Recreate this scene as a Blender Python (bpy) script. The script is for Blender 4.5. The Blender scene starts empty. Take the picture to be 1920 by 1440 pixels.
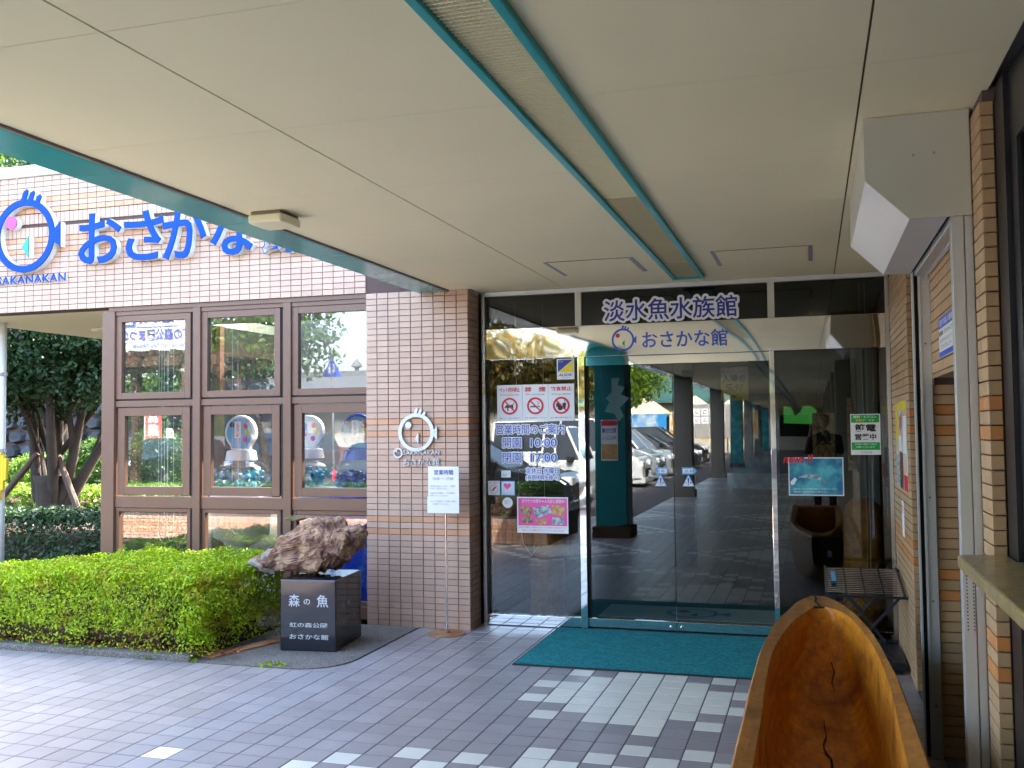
import bpy, bmesh, math, random
import numpy as np
from mathutils import Vector, Matrix, noise as mn
R = math.radians
random.seed(4); rng = np.random.default_rng(7)
sc = bpy.context.scene
COL = sc.collection

# ------------------------------------------------------------------ camera
YAW, PIT, ROL, CAMZ = R(16.957), R(2.588), R(-0.624), 1.6077
fw = Vector((-math.sin(YAW)*math.cos(PIT), math.cos(YAW)*math.cos(PIT), math.sin(PIT)))
r0 = Vector((math.cos(YAW), math.sin(YAW), 0)); u0 = r0.cross(fw)
rt = r0*math.cos(ROL)+u0*math.sin(ROL); up = -r0*math.sin(ROL)+u0*math.cos(ROL)
cam = bpy.data.cameras.new('camera'); camo = bpy.data.objects.new('camera', cam); COL.objects.link(camo)
camo.matrix_world = Matrix(((rt.x, up.x, -fw.x, 0), (rt.y, up.y, -fw.y, 0), (rt.z, up.z, -fw.z, CAMZ), (0, 0, 0, 1)))
cam.sensor_width = 36; cam.lens = 1840.5/1920*36; cam.clip_start = 0.02; cam.clip_end = 1500
sc.camera = camo

# ------------------------------------------------------------------ sky, sun, exposure
SUN_EL, SUN_AZ = R(47), R(24)           # azimuth measured from +Y towards +X
wd = bpy.data.worlds.new('World'); sc.world = wd; wd.use_nodes = True
wn = wd.node_tree; bg = wn.nodes['Background']; sky = wn.nodes.new('ShaderNodeTexSky')
sky.sky_type = 'NISHITA'; sky.sun_disc = False; sky.sun_elevation = SUN_EL; sky.sun_rotation = SUN_AZ
sky.dust_density = 4.0; sky.air_density = 1.0; sky.ozone_density = 0.2
wn.links.new(sky.outputs[0], bg.inputs[0]); bg.inputs[1].default_value = 0.15
sl = bpy.data.lights.new('sun', 'SUN'); slo = bpy.data.objects.new('sun', sl); COL.objects.link(slo)
sl.energy = 2.4; sl.angle = R(0.53); sl.color = (1, .95, .86)
sdir = Vector((math.sin(SUN_AZ)*math.cos(SUN_EL), math.cos(SUN_AZ)*math.cos(SUN_EL), math.sin(SUN_EL)))
slo.rotation_euler = sdir.to_track_quat('Z', 'Y').to_euler()
vs = sc.view_settings; vs.view_transform = 'Standard'; vs.look = 'None'; vs.gamma = 1; vs.use_curve_mapping = False
vs.exposure = 3.8
sc.render.engine = 'CYCLES'
cy = sc.cycles; cy.use_denoising = True; cy.max_bounces = 9; cy.diffuse_bounces = 5; cy.glossy_bounces = 5
cy.transparent_max_bounces = 12; cy.transmission_bounces = 4; cy.sample_clamp_indirect = 6; cy.caustics_reflective = False; cy.caustics_refractive = False
try: cy.denoiser = 'OPENIMAGEDENOISE'
except Exception: pass

# ------------------------------------------------------------------ materials
MATS = {}
def _new(name):
    m = bpy.data.materials.new(name); m.use_nodes = True; nt = m.node_tree
    for n in list(nt.nodes): nt.nodes.remove(n)
    out = nt.nodes.new('ShaderNodeOutputMaterial'); MATS[name] = m
    return m, nt, out
def N(nt, t, **k):
    n = nt.nodes.new(t)
    for a, b in k.items(): setattr(n, a, b)
    return n
def L(nt, a, b): nt.links.new(a, b)
def mth(nt, op, a, b=None, clamp=False):
    n = N(nt, 'ShaderNodeMath', operation=op, use_clamp=clamp)
    for i, v in enumerate((a, b)):
        if v is None: continue
        if hasattr(v, 'links') or hasattr(v, 'is_linked'): L(nt, v, n.inputs[i])
        else: n.inputs[i].default_value = v
    return n.outputs[0]
def mixc(nt, fac, a, b):
    n = N(nt, 'ShaderNodeMix', data_type='RGBA')
    for k, v in ((0, fac), (6, a), (7, b)):
        if hasattr(v, 'is_linked'): L(nt, v, n.inputs[k])
        else: n.inputs[k].default_value = v if k == 0 else (*v[:3], 1)
    return n.outputs[2]
def noisef(nt, vec, scale, detail=4, rough=.55):
    n = N(nt, 'ShaderNodeTexNoise'); n.inputs['Scale'].default_value = scale; n.inputs['Detail'].default_value = detail
    n.inputs['Roughness'].default_value = rough; L(nt, vec, n.inputs['Vector']); return n.outputs[0]
def ramp(nt, fac, lo, hi):
    n = N(nt, 'ShaderNodeMapRange'); n.inputs[1].default_value = lo; n.inputs[2].default_value = hi; L(nt, fac, n.inputs[0]); return n.outputs[0]
def rndval(nt):
    a = N(nt, 'ShaderNodeAttribute', attribute_name='rnd').outputs['Fac']; o = N(nt, 'ShaderNodeObjectInfo').outputs['Random']
    return mth(nt, 'FRACT', mth(nt, 'ADD', a, o))
def mat(name, c, rough=.5, metal=0., spec=.5, var=None, rnd=0., bump=None, c2=None, mix=(6, .42, .62), coat=0., obj=False):
    """var=(scale, amount): brightness mottling; c2 with mix=(scale, lo, hi): second colour in patches; rnd: piece-to-piece change"""
    m, nt, out = _new(name); p = N(nt, 'ShaderNodeBsdfPrincipled'); L(nt, p.outputs[0], out.inputs[0])
    vec = N(nt, 'ShaderNodeTexCoord').outputs['Object'] if obj else N(nt, 'ShaderNodeNewGeometry').outputs['Position']
    col = None
    if c2: col = mixc(nt, ramp(nt, noisef(nt, vec, mix[0], 6), mix[1], mix[2]), c, c2)
    if var or rnd:
        h = N(nt, 'ShaderNodeHueSaturation'); val = None
        if var:
            val = mth(nt, 'ADD', mth(nt, 'MULTIPLY', mth(nt, 'SUBTRACT', noisef(nt, vec, var[0], 5), .5), var[1]*2), 1.)
        if rnd:
            q = mth(nt, 'ADD', mth(nt, 'MULTIPLY', mth(nt, 'SUBTRACT', rndval(nt), .5), rnd*2), 1.)
            val = q if val is None else mth(nt, 'MULTIPLY', val, q)
        L(nt, val, h.inputs['Value'])
        if col is not None: L(nt, col, h.inputs['Color'])
        else: h.inputs['Color'].default_value = (*c, 1)
        col = h.outputs[0]
    if col is not None: L(nt, col, p.inputs['Base Color'])
    else: p.inputs['Base Color'].default_value = (*c, 1)
    p.inputs['Roughness'].default_value = rough; p.inputs['Metallic'].default_value = metal
    p.inputs['Specular IOR Level'].default_value = spec; p.inputs['Coat Weight'].default_value = coat
    if var and rough > .12 and metal < .9:
        L(nt, mth(nt, 'ADD', mth(nt, 'MULTIPLY', noisef(nt, vec, var[0]*1.7, 3), .24), max(rough-.12, .03)), p.inputs['Roughness'])
    if bump:
        b = N(nt, 'ShaderNodeBump'); b.inputs['Strength'].default_value = bump[1]; b.inputs['Distance'].default_value = bump[2] if len(bump) > 2 else .01
        L(nt, noisef(nt, vec, bump[0], 5), b.inputs['Height']); L(nt, b.outputs[0], p.inputs['Normal'])
    return m
def emit(name, c, s):
    m, nt, out = _new(name); e = N(nt, 'ShaderNodeEmission'); e.inputs[0].default_value = (*c, 1); e.inputs[1].default_value = s
    L(nt, e.outputs[0], out.inputs[0]); return m
def glass(name, tint, ior=.05, wob=0.0, tmul=1.):
    m, nt, out = _new(name); t = N(nt, 'ShaderNodeBsdfTransparent'); t.inputs[0].default_value = (*[q*tmul for q in tint], 1)
    g = N(nt, 'ShaderNodeBsdfGlossy'); g.inputs['Roughness'].default_value = 0.0; g.inputs['Color'].default_value = (.95, .98, 1, 1)
    f = N(nt, 'ShaderNodeLayerWeight'); f.inputs[0].default_value = .5
    fac = mth(nt, 'ADD', mth(nt, 'MULTIPLY', mth(nt, 'POWER', f.outputs['Facing'], 5.), 1-ior), ior)
    mx = N(nt, 'ShaderNodeMixShader'); L(nt, fac, mx.inputs[0]); L(nt, t.outputs[0], mx.inputs[1]); L(nt, g.outputs[0], mx.inputs[2])
    if wob:
        b = N(nt, 'ShaderNodeBump'); b.inputs['Strength'].default_value = wob; b.inputs['Distance'].default_value = .02
        L(nt, noisef(nt, N(nt, 'ShaderNodeNewGeometry').outputs['Position'], 1.3, 1), b.inputs['Height'])
        L(nt, b.outputs[0], g.inputs['Normal'])
    L(nt, mx.outputs[0], out.inputs[0]); return m
def mirror(name, c, wob, scale, rough=.03):
    m, nt, out = _new(name); p = N(nt, 'ShaderNodeBsdfPrincipled'); L(nt, p.outputs[0], out.inputs[0])
    p.inputs['Base Color'].default_value = (*c, 1); p.inputs['Metallic'].default_value = 1; p.inputs['Roughness'].default_value = rough
    b = N(nt, 'ShaderNodeBump'); b.inputs['Strength'].default_value = wob; b.inputs['Distance'].default_value = .05
    L(nt, noisef(nt, N(nt, 'ShaderNodeNewGeometry').outputs['Position'], scale, 1), b.inputs['Height']); L(nt, b.outputs[0], p.inputs['Normal']); return m
def leaf(name, a, b, trans=.35, c=None):
    m, nt, out = _new(name); rv = rndval(nt); col = mixc(nt, rv, a, b)
    if c:
        col = mixc(nt, ramp(nt, noisef(nt, N(nt, 'ShaderNodeNewGeometry').outputs['Position'], 5, 3), .52, .68), col, c)
    p = N(nt, 'ShaderNodeBsdfPrincipled'); L(nt, col, p.inputs['Base Color']); p.inputs['Roughness'].default_value = .45; p.inputs['Specular IOR Level'].default_value = .35
    t = N(nt, 'ShaderNodeBsdfTranslucent'); L(nt, col, t.inputs[0])
    mx = N(nt, 'ShaderNodeMixShader'); mx.inputs[0].default_value = trans
    L(nt, p.outputs[0], mx.inputs[1]); L(nt, t.outputs[0], mx.inputs[2]); L(nt, mx.outputs[0], out.inputs[0]); return m

mat('tile', (.54, .355, .265), .38, var=(3, .10), rnd=.07, spec=.4)
mat('tile_orange', (.57, .29, .16), .38, var=(4, .1), rnd=.07)
mat('tile_tan', (.45, .285, .145), .42, var=(3, .10), rnd=.09)  # copy of the facade tile, deeper shade of the right walls in its colour
mat('tile_tan_orange', (.52, .21, .06), .42, var=(3, .10), rnd=.08)  # orange row tile with the same shade put into its colour
mat('grout', (.10, .062, .052), .9, var=(20, .25))
mat('grout_floor', (.12, .11, .11), .9, var=(14, .3))
mat('floor_tile', (.29, .265, .265), .36, var=(2.2, .22), rnd=.10, bump=(220, .05, .002))
mat('floor_tile_blue', (.29, .275, .285), .34, var=(2.2, .14), rnd=.07, bump=(220, .05, .002))
mat('floor_tile_pale', (.70, .69, .60), .38, var=(3, .12), rnd=.06, bump=(220, .05, .002))
mat('ceiling', (.88, .80, .545), .75, var=(.8, .09))
mat('ceiling_gap', (.14, .11, .06), .9)
mat('teal', (.0, .33, .38), .22, var=(1.5, .10), coat=.12)
mat('teal_paint', (.0, .35, .37), .35, var=(4, .06))
mat('teal_column_shaded', (.0, .17, .19), .4, var=(3, .08))  # darker copy of teal_paint, the columns' shade put into the colour
mat('louvre', (.84, .78, .54), .5, var=(2, .05))
mat('white_coping', (.8, .8, .8), .6, var=(3, .06))
mat('brown_frame', (.165, .085, .055), .36, var=(5, .08), spec=.5)
mat('brown_dark', (.012, .009, .009), .6)
mat('sign_blue', (.0, .055, .36), .6, spec=.2)
mat('sign_white', (.78, .80, .82), .4)
mat('sign_pink', (.55, .04, .30), .35)
mat('sign_teal', (.0, .30, .23), .35)
mat('sign_grey', (.55, .57, .60), .3, metal=.35, var=(4, .06))
mat('steel', (.62, .62, .63), .22, metal=1, var=(8, .05))
mat('rust', (.32, .125, .04), .8, var=(9, .3), c2=(.42, .25, .14), mix=(8, .4, .65), bump=(90, .2, .003))
mat('paper', (.80, .81, .84), .6, var=(3, .04))
mat('board_white', (.82, .82, .86), .3)
mat('ink_grey', (.30, .31, .34), .6)
mat('ink_black', (.02, .02, .025), .6)
mat('ink_red', (.62, .02, .04), .6)
mat('ink_navy', (.02, .03, .30), .5)
mat('ink_blue', (.03, .09, .55), .5)
mat('ink_green', (.0, .34, .06), .5)
mat('ink_yellow', (.80, .62, .02), .5)
mat('ink_sky', (.12, .42, .72), .5)
mat('paper_pink', (.82, .09, .36), .5)
mat('photo_brown', (.20, .12, .06), .5, c2=(.55, .36, .20), mix=(30, .42, .6))
mat('photo_grey', (.18, .22, .25), .5, c2=(.55, .60, .62), mix=(34, .42, .6))
mat('photo_orange', (.45, .22, .06), .5, c2=(.65, .45, .2), mix=(30, .42, .6))
mat('photo_sea', (.01, .16, .30), .4, c2=(.10, .48, .55), mix=(9, .4, .62))
mat('photo_blue', (.0, .03, .42), .35, c2=(.02, .18, .60), mix=(12, .5, .62))
mat('photo_mixed', (.72, .36, .06), .5, c2=(.62, .66, .68), mix=(11, .42, .58))
mat('photo_dark', (.03, .03, .035), .5, c2=(.35, .12, .05), mix=(14, .5, .62))
mat('plinth', (.018, .020, .026), .07, spec=.6, var=(60, .25))
mat('engraving', (.50, .55, .58), .7)
mat('rock', (.19, .095, .075), .85, c2=(.40, .26, .15), mix=(9, .40, .64), var=(28, .45), bump=(60, .6, .012))
mat('rock_moss', (.10, .10, .03), .9, c2=(.22, .15, .09), mix=(12, .42, .6), bump=(70, .6, .01))
mat('rock_pale', (.30, .25, .225), .85, c2=(.16, .12, .10), mix=(16, .46, .66), bump=(60, .5, .008))
mat('aggregate', (.10, .095, .085), .85, c2=(.30, .28, .25), mix=(120, .48, .66), var=(4, .35), bump=(150, .6, .006))
mat('soil', (.035, .024, .018), .95, c2=(.09, .045, .025), mix=(30, .45, .65), bump=(80, .7, .02))
mat('pebble', (.22, .21, .19), .7, rnd=.5)
mat('dead_leaf', (.25, .085, .03), .8, rnd=.4)
mat('bark', (.045, .032, .022), .9, var=(14, .35), bump=(40, .7, .012))
mat('twig', (.085, .05, .035), .9)
leaf('leaf_azalea', (.19, .34, .006), (.46, .60, .008), .30, c=(.32, .28, .010))
leaf('leaf_dark', (.010, .035, .012), (.035, .085, .02), .25)
leaf('leaf_mid', (.03, .085, .015), (.09, .18, .025), .35)
leaf('leaf_sunny', (.09, .18, .02), (.22, .33, .03), .35)
leaf('leaf_yellow', (.065, .06, .004), (.11, .058, .004), .3, c=(.02, .045, .006))
mat('mat_teal', (.0, .15, .17), .95, var=(9, .3), c2=(.0, .25, .26), mix=(46, .42, .6), bump=(170, .9, .006))
mat('mat_edge', (.01, .015, .02), .7)
mat('inner_mat', (.75, .74, .70), .95, bump=(200, .5, .004))
mat('iron', (.022, .025, .032), .4, metal=.4, var=(14, .2))
mat('shutter_cream', (.52, .52, .44), .45, var=(2, .06))
mat('shutter_white', (.64, .65, .66), .4, var=(2, .06))
mat('aluminium', (.56, .57, .56), .38, metal=.55, var=(2.5, .06))
mat('slot', (.012, .012, .012), .8)
mat('black_frame', (.012, .011, .014), .35)
mat('stone_counter', (.40, .29, .11), .35, c2=(.27, .20, .10), mix=(22, .4, .62), var=(60, .15), coat=.2)
mat('cloth_white', (.75, .78, .85), .8)
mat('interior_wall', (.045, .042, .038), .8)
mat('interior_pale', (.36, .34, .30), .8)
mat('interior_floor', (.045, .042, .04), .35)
mat('white_plastic', (.78, .79, .80), .3)
mat('blue_plastic', (.01, .07, .55), .25)
mat('capsule_teal', (.0, .28, .38), .18, coat=.6, rnd=.35, obj=True, var=(20, .2))
mat('capsule_blue', (.02, .10, .42), .18, coat=.6, rnd=.35, obj=True, var=(20, .2))
mat('asphalt', (.055, .055, .058), .9, var=(2, .2), bump=(160, .5, .006))
mat('road_paint', (.50, .52, .52), .7, var=(6, .15))
mat('concrete', (.33, .32, .30), .85, var=(3, .15), bump=(60, .3, .004))
mat('column_grey', (.22, .20, .175), .7, var=(3, .1))
mat('roof_green', (.055, .14, .125), .5, var=(2, .12))
mat('roof_tile', (.10, .105, .115), .5, var=(3, .2))
mat('wall_cream', (.55, .50, .40), .8, var=(1.5, .08))
mat('wood_dark', (.075, .04, .022), .7, var=(5, .25))
mat('tent_cloth', (.66, .64, .42), .7, var=(2, .05))
mat('tent_blue', (.02, .25, .60), .6, c2=(.55, .66, .72), mix=(1.3, .5, .68))
mat('tent_orange', (.75, .38, .03), .6, c2=(.72, .66, .55), mix=(2.5, .5, .62))
mat('stone_wall', (.075, .075, .085), .9, rnd=.35, var=(8, .25), bump=(30, .6, .02))
mat('rubber', (.012, .012, .012), .75)
mat('rim', (.55, .63, .66), .25, metal=.9)
mat('car_glass', (.015, .02, .025), .04, spec=.8)
mat('car_trim', (.02, .02, .022), .5)
mat('lamp_red', (.55, .01, .015), .15, coat=.5)
mat('lamp_clear', (.75, .77, .8), .08, coat=.8)
mat('plate_yellow', (.75, .48, .02), .4)
for nm, c in (('paint_white', (.74, .75, .76)), ('paint_silver', (.50, .53, .57)), ('paint_black', (.015, .017, .022)), ('paint_brown', (.075, .04, .035)), ('paint_maroon', (.07, .012, .016))):
    mat(nm, c, .22, metal=.5 if nm == 'paint_silver' else 0, coat=.9)
mat('skin', (.48, .28, .19), .55); mat('hair', (.012, .010, .010), .6); mat('shirt_dark', (.025, .022, .03), .9, var=(20, .2)); mat('trousers', (.03, .035, .05), .9)
mat('flag_yellow', (.78, .50, .01), .6); mat('flag_red', (.70, .10, .09), .7)
mat('vend_white', (.74, .75, .76), .3); mat('vend_blue', (.01, .05, .45), .3)
mat('brass', (.55, .38, .14), .3, metal=.9)
glass('glass_door', (.66, .69, .68), .075, .012)
glass('glass_transom', (.50, .51, .49), .05, .012)
glass('glass_window', (.86, .89, .89), .105, .02)
glass('glass_bowl', (.92, .96, .99), .04)
mirror('mirror_steel', (.80, .80, .78), .11, 1.6)
mirror('mirror_steel_flat', (.78, .79, .80), .03, 3.0)
emit('lamp_glow', (1, .78, .42), 14)
emit('display_green', (.10, .60, .10), .035)

# wood of the trough: grain along Y
def wood(name, a, b, c):
    m, nt, out = _new(name); p = N(nt, 'ShaderNodeBsdfPrincipled'); L(nt, p.outputs[0], out.inputs[0])
    g = N(nt, 'ShaderNodeNewGeometry').outputs['Position']; mp = N(nt, 'ShaderNodeMapping'); L(nt, g, mp.inputs[0]); mp.inputs['Scale'].default_value = (22, 1.6, 22)
    n1 = noisef(nt, mp.outputs[0], 1.0, 8, .65); n2 = noisef(nt, g, 3.2, 4); n3 = noisef(nt, g, 22, 5, .7)
    col = mixc(nt, ramp(nt, n1, .33, .68), a, b); col = mixc(nt, ramp(nt, n2, .50, .72), col, c)
    h = N(nt, 'ShaderNodeHueSaturation'); L(nt, col, h.inputs['Color']); L(nt, mth(nt, 'ADD', mth(nt, 'MULTIPLY', n3, 1.3), .35), h.inputs['Value'])
    L(nt, h.outputs[0], p.inputs['Base Color']); p.inputs['Roughness'].default_value = .5; p.inputs['Coat Weight'].default_value = .08; p.inputs['Coat Roughness'].default_value = .25
    bp = N(nt, 'ShaderNodeBump'); bp.inputs['Strength'].default_value = .6; bp.inputs['Distance'].default_value = .008
    vo = N(nt, 'ShaderNodeTexVoronoi', feature='SMOOTH_F1'); vo.inputs['Scale'].default_value = 15; L(nt, g, vo.inputs['Vector'])
    L(nt, mth(nt, 'ADD', mth(nt, 'ADD', n1, mth(nt, 'MULTIPLY', n3, .5)), mth(nt, 'MULTIPLY', vo.outputs['Distance'], 1.6)), bp.inputs['Height']); L(nt, bp.outputs[0], p.inputs['Normal']); return m
wood('wood_inner', (.70, .27, .008), (.44, .13, .004), (.21, .045, .002))
wood('wood_rim', (.50, .20, .030), (.30, .105, .014), (.21, .075, .012))
wood('wood_outer', (.25, .12, .05), (.17, .075, .03), (.13, .06, .03))

# ------------------------------------------------------------------ mesh helpers
class MB:
    def __init__(s): s.v = []; s.f = []; s.m = []
    def add(s, vs, fs, mi=0):
        o = len(s.v); s.v += [tuple(map(float, p)) for p in vs]; s.f += [tuple(i+o for i in f) for f in fs]; s.m += [mi]*len(fs); return s
    def box(s, x0, x1, y0, y1, z0, z1, mi=0):
        return s.add([(x0, y0, z0), (x1, y0, z0), (x1, y1, z0), (x0, y1, z0), (x0, y0, z1), (x1, y0, z1), (x1, y1, z1), (x0, y1, z1)],
                     [(0, 3, 2, 1), (4, 5, 6, 7), (0, 1, 5, 4), (1, 2, 6, 5), (2, 3, 7, 6), (3, 0, 4, 7)], mi)
    def prism(s, poly, a, b, axis='y', mi=0):
        """poly: 2D points (x,z) for axis y, (y,z) for axis x, (x,y) for axis z"""
        n = len(poly)
        f = {'y': lambda p, t: (p[0], t, p[1]), 'x': lambda p, t: (t, p[0], p[1]), 'z': lambda p, t: (p[0], p[1], t)}[axis]
        vs = [f(p, a) for p in poly]+[f(p, b) for p in poly]
        return s.add(vs, [tuple(range(n)), tuple(range(2*n-1, n-1, -1))]+[(i, i+n, (i+1) % n+n, (i+1) % n) for i in range(n)], mi)
    def cyl(s, p0, p1, r0, r1=None, n=12, mi=0, caps=True):
        p0 = Vector(p0); p1 = Vector(p1); r1 = r0 if r1 is None else r1; d = (p1-p0).normalized()
        a = d.orthogonal().normalized(); b = d.cross(a); vs = []
        for p, r in ((p0, r0), (p1, r1)):
            for i in range(n):
                t = 2*math.pi*i/n; vs.append(p+a*(r*math.cos(t))+b*(r*math.sin(t)))
        fs = [(i, (i+1) % n, (i+1) % n+n, i+n) for i in range(n)]
        if caps: fs += [tuple(range(n-1, -1, -1)), tuple(range(n, 2*n))]
        return s.add(vs, fs, mi)
    def tube(s, pts, r, n=8, mi=0):
        rs = r if isinstance(r, (list, tuple)) else [r]*len(pts); P = [Vector(p) for p in pts]; vs = []
        a = None
        for i, p in enumerate(P):
            d = (P[min(i+1, len(P)-1)]-P[max(i-1, 0)]).normalized()
            a = d.orthogonal().normalized() if a is None else (a-d*a.dot(d)).normalized()
            b = d.cross(a)
            for k in range(n):
                t = 2*math.pi*k/n; vs.append(p+a*(rs[i]*math.cos(t))+b*(rs[i]*math.sin(t)))
        fs = [(i*n+k, i*n+(k+1) % n, (i+1)*n+(k+1) % n, (i+1)*n+k) for i in range(len(P)-1) for k in range(n)]
        fs += [tuple(range(n-1, -1, -1)), tuple(range((len(P)-1)*n, len(P)*n))]
        return s.add(vs, fs, mi)
    def lathe(s, prof, c=(0, 0, 0), n=24, mi=0):
        vs = [(c[0]+r*math.cos(2*math.pi*k/n), c[1]+r*math.sin(2*math.pi*k/n), c[2]+z) for r, z in prof for k in range(n)]
        fs = [(i*n+k, i*n+(k+1) % n, (i+1)*n+(k+1) % n, (i+1)*n+k) for i in range(len(prof)-1) for k in range(n)]
        fs += [tuple(range(n-1, -1, -1)), tuple(range((len(prof)-1)*n, len(prof)*n))]
        return s.add(vs, fs, mi)
    def torus(s, c, R_, r, axis='y', n=40, k=10, mi=0, flat=None):
        """ring; flat=(w,d): rectangular section"""
        vs = []
        sec = [(r*math.cos(2*math.pi*j/k), r*math.sin(2*math.pi*j/k)) for j in range(k)] if not flat else [(-flat[0]/2, -flat[1]/2), (flat[0]/2, -flat[1]/2), (flat[0]/2, flat[1]/2), (-flat[0]/2, flat[1]/2)]
        k = len(sec)
        for i in range(n):
            t = 2*math.pi*i/n
            for a, b in sec:
                x, z, y = (R_+a)*math.cos(t), (R_+a)*math.sin(t), b
                vs.append((c[0]+x, c[1]+y, c[2]+z) if axis == 'y' else (c[0]+x, c[1]+z, c[2]+y))
        return s.add(vs, [(i*k+j, i*k+(j+1) % k, ((i+1) % n)*k+(j+1) % k, ((i+1) % n)*k+j) for i in range(n) for j in range(k)], mi)
    def mesh(s, name):
        me = bpy.data.meshes.new(name); me.from_pydata(s.v, [], s.f); return me
def obj(name, mb, m, parent=None, smooth=False, bevel=0., seg=2):
    me = mb.mesh(name) if isinstance(mb, MB) else mb
    ms = m if isinstance(m, (list, tuple)) else [m]
    if not me.materials:
        for q in ms: me.materials.append(MATS[q])
    if isinstance(mb, MB) and len(ms) > 1: me.polygons.foreach_set('material_index', mb.m)
    if smooth: me.polygons.foreach_set('use_smooth', [True]*len(me.polygons))
    me.update()
    o = bpy.data.objects.new(name, me); COL.objects.link(o)
    if parent is not None: setpar(o, parent)
    if bevel:
        b = o.modifiers.new('bevel', 'BEVEL'); b.width = bevel; b.segments = seg; b.limit_method = 'ANGLE'; b.angle_limit = R(35)
    return o
def setpar(o, parent):
    o.parent = parent
    if parent.type == 'EMPTY': o.matrix_parent_inverse = Matrix.Translation(parent.location).inverted()
def tag(o, label, cat, group=None, kind=None):
    if label: o['label'] = label
    if cat: o['category'] = cat
    if group: o['group'] = group
    if kind: o['kind'] = kind
    return o
def thing(name, label, cat, loc=(0, 0, 0), group=None):
    o = bpy.data.objects.new(name, None); COL.objects.link(o); o.location = loc; o.empty_display_size = .1
    return tag(o, label, cat, group)
def struct(name, mb, m, **k):
    o = obj(name, mb, m, **k); o['kind'] = 'structure'; return o
def copy_tree(o, parent=None):
    c = o.copy(); COL.objects.link(c)
    if parent is not None: c.parent = parent
    for ch in list(o.children): copy_tree(ch, c)
    return c
B = lambda *a: MB().box(*a)

_TX = {}
def text_mesh(s, off=0., ext=0., spacing=1.0, shear=0.):
    key = (s, off, ext, spacing, shear)
    if key not in _TX:
        cu = bpy.data.curves.new('lettering', 'FONT'); cu.body = s; cu.size = 1; cu.offset = off; cu.extrude = ext; cu.resolution_u = 3
        cu.space_character = spacing; cu.shear = shear
        o = bpy.data.objects.new('lettering', cu); COL.objects.link(o)
        me = bpy.data.meshes.new_from_object(o.evaluated_get(bpy.context.evaluated_depsgraph_get()))
        v = np.empty(len(me.vertices)*3, np.float32); me.vertices.foreach_get('co', v); fs = [tuple(p.vertices) for p in me.polygons]
        bpy.data.objects.remove(o); bpy.data.curves.remove(cu); bpy.data.meshes.remove(me)
        _TX[key] = (v.reshape(-1, 3), fs)
    return _TX[key]
def lettering(s, x0, x1, z0, z1, m, parent, plane=None, off=.0, depth=.0, name='lettering', spacing=1., ref=None, shear=0., keep=False):
    """letters fitted into the rectangle x0..x1, z0..z1. plane=(origin, u, v, n): default is a wall seen along +Y at y=origin"""
    v, fs = text_mesh(s, off, 1. if depth else 0., spacing, shear)
    if not len(v): return None
    rv = v if ref is None else text_mesh(s, ref, 1. if depth else 0., spacing, shear)[0]
    lo, hi = rv.min(0), rv.max(0); q = v.copy()
    sx = (x1-x0)/max(hi[0]-lo[0], 1e-6); sz = (z1-z0)/max(hi[1]-lo[1], 1e-6)
    if keep: sx = sz = min(sx, sz)
    a = (v[:, 0]-lo[0])*sx+x0; b = (v[:, 1]-lo[1])*sz+z0; c = v[:, 2]*depth/2
    O, U, V, W = plane if not isinstance(plane, (int, float)) else (Vector((0, plane, 0)), Vector((1, 0, 0)), Vector((0, 0, 1)), Vector((0, -1, 0)))
    P = np.array(O)[None]+a[:, None]*np.array(U)+b[:, None]*np.array(V)+(c+depth/2)[:, None]*np.array(W)
    me = bpy.data.meshes.new(name); me.from_pydata(P.tolist(), [], fs)
    return obj(name, me, m, parent)
def outlined(s, x0, x1, z0, z1, m, parent, y, rad, off=.01, under='sign_white', n=14):
    v, fs = text_mesh(s, off); lo, hi = v.min(0), v.max(0); V = []; F = []
    a = (v[:, 0]-lo[0])*(x1-x0)/(hi[0]-lo[0])+x0; b = (v[:, 1]-lo[1])*(z1-z0)/(hi[1]-lo[1])+z0
    for k in range(n):
        t = 2*math.pi*k/n; o = len(V)*len(v); V.append(np.column_stack([a+rad*math.cos(t), np.full(len(v), y-.00006*k), b+rad*math.sin(t)])); F += [tuple(i+o for i in f) for f in fs]
    me = bpy.data.meshes.new('letter_outline'); me.from_pydata(np.concatenate(V).tolist(), [], F); obj('letter_outline', me, under, parent)
    return lettering(s, x0, x1, z0, z1, m, parent, plane=y-.0025, off=off)
def panel(name, x0, x1, z0, z1, y, m, parent=None, t=.001):
    return obj(name, B(x0, x1, y-t, y, z0, z1), m, parent)

# pieces laid in a field: the ones that show largest become objects, the rest one joined part
def inframe(p):
    d = Vector(p)-Vector((0, 0, CAMZ)); z = d.dot(fw)
    if z < .3: return None
    x = d.dot(rt)/z*1840.5; y = d.dot(up)/z*1840.5
    return z if abs(x) < 975 and abs(y) < 735 else None
def tile_mesh(w, h, d, c=.0016):
    """front face looks along -Y, centred; back at y=0"""
    a, b = w/2, h/2
    v = [(-a, 0, -b), (a, 0, -b), (a, 0, b), (-a, 0, b), (-a, -d+c, -b), (a, -d+c, -b), (a, -d+c, b), (-a, -d+c, b), (-a+c, -d, -b+c), (a-c, -d, -b+c), (a-c, -d, b-c), (-a+c, -d, b-c)]
    f = [(8, 9, 10, 11)]+[(i, (i+1) % 4, (i+1) % 4+4, i+4) for i in range(4)]+[(i+4, (i+1) % 4+4, (i+1) % 4+8, i+8) for i in range(4)]
    return v, f
ROTS = {'-y': Matrix.Identity(3), '-x': Matrix.Rotation(-math.pi/2, 3, 'Z'), '+x': Matrix.Rotation(math.pi/2, 3, 'Z'), '+z': Matrix.Rotation(-math.pi/2, 3, 'X'), '+y': Matrix.Rotation(math.pi, 3, 'Z')}
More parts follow.
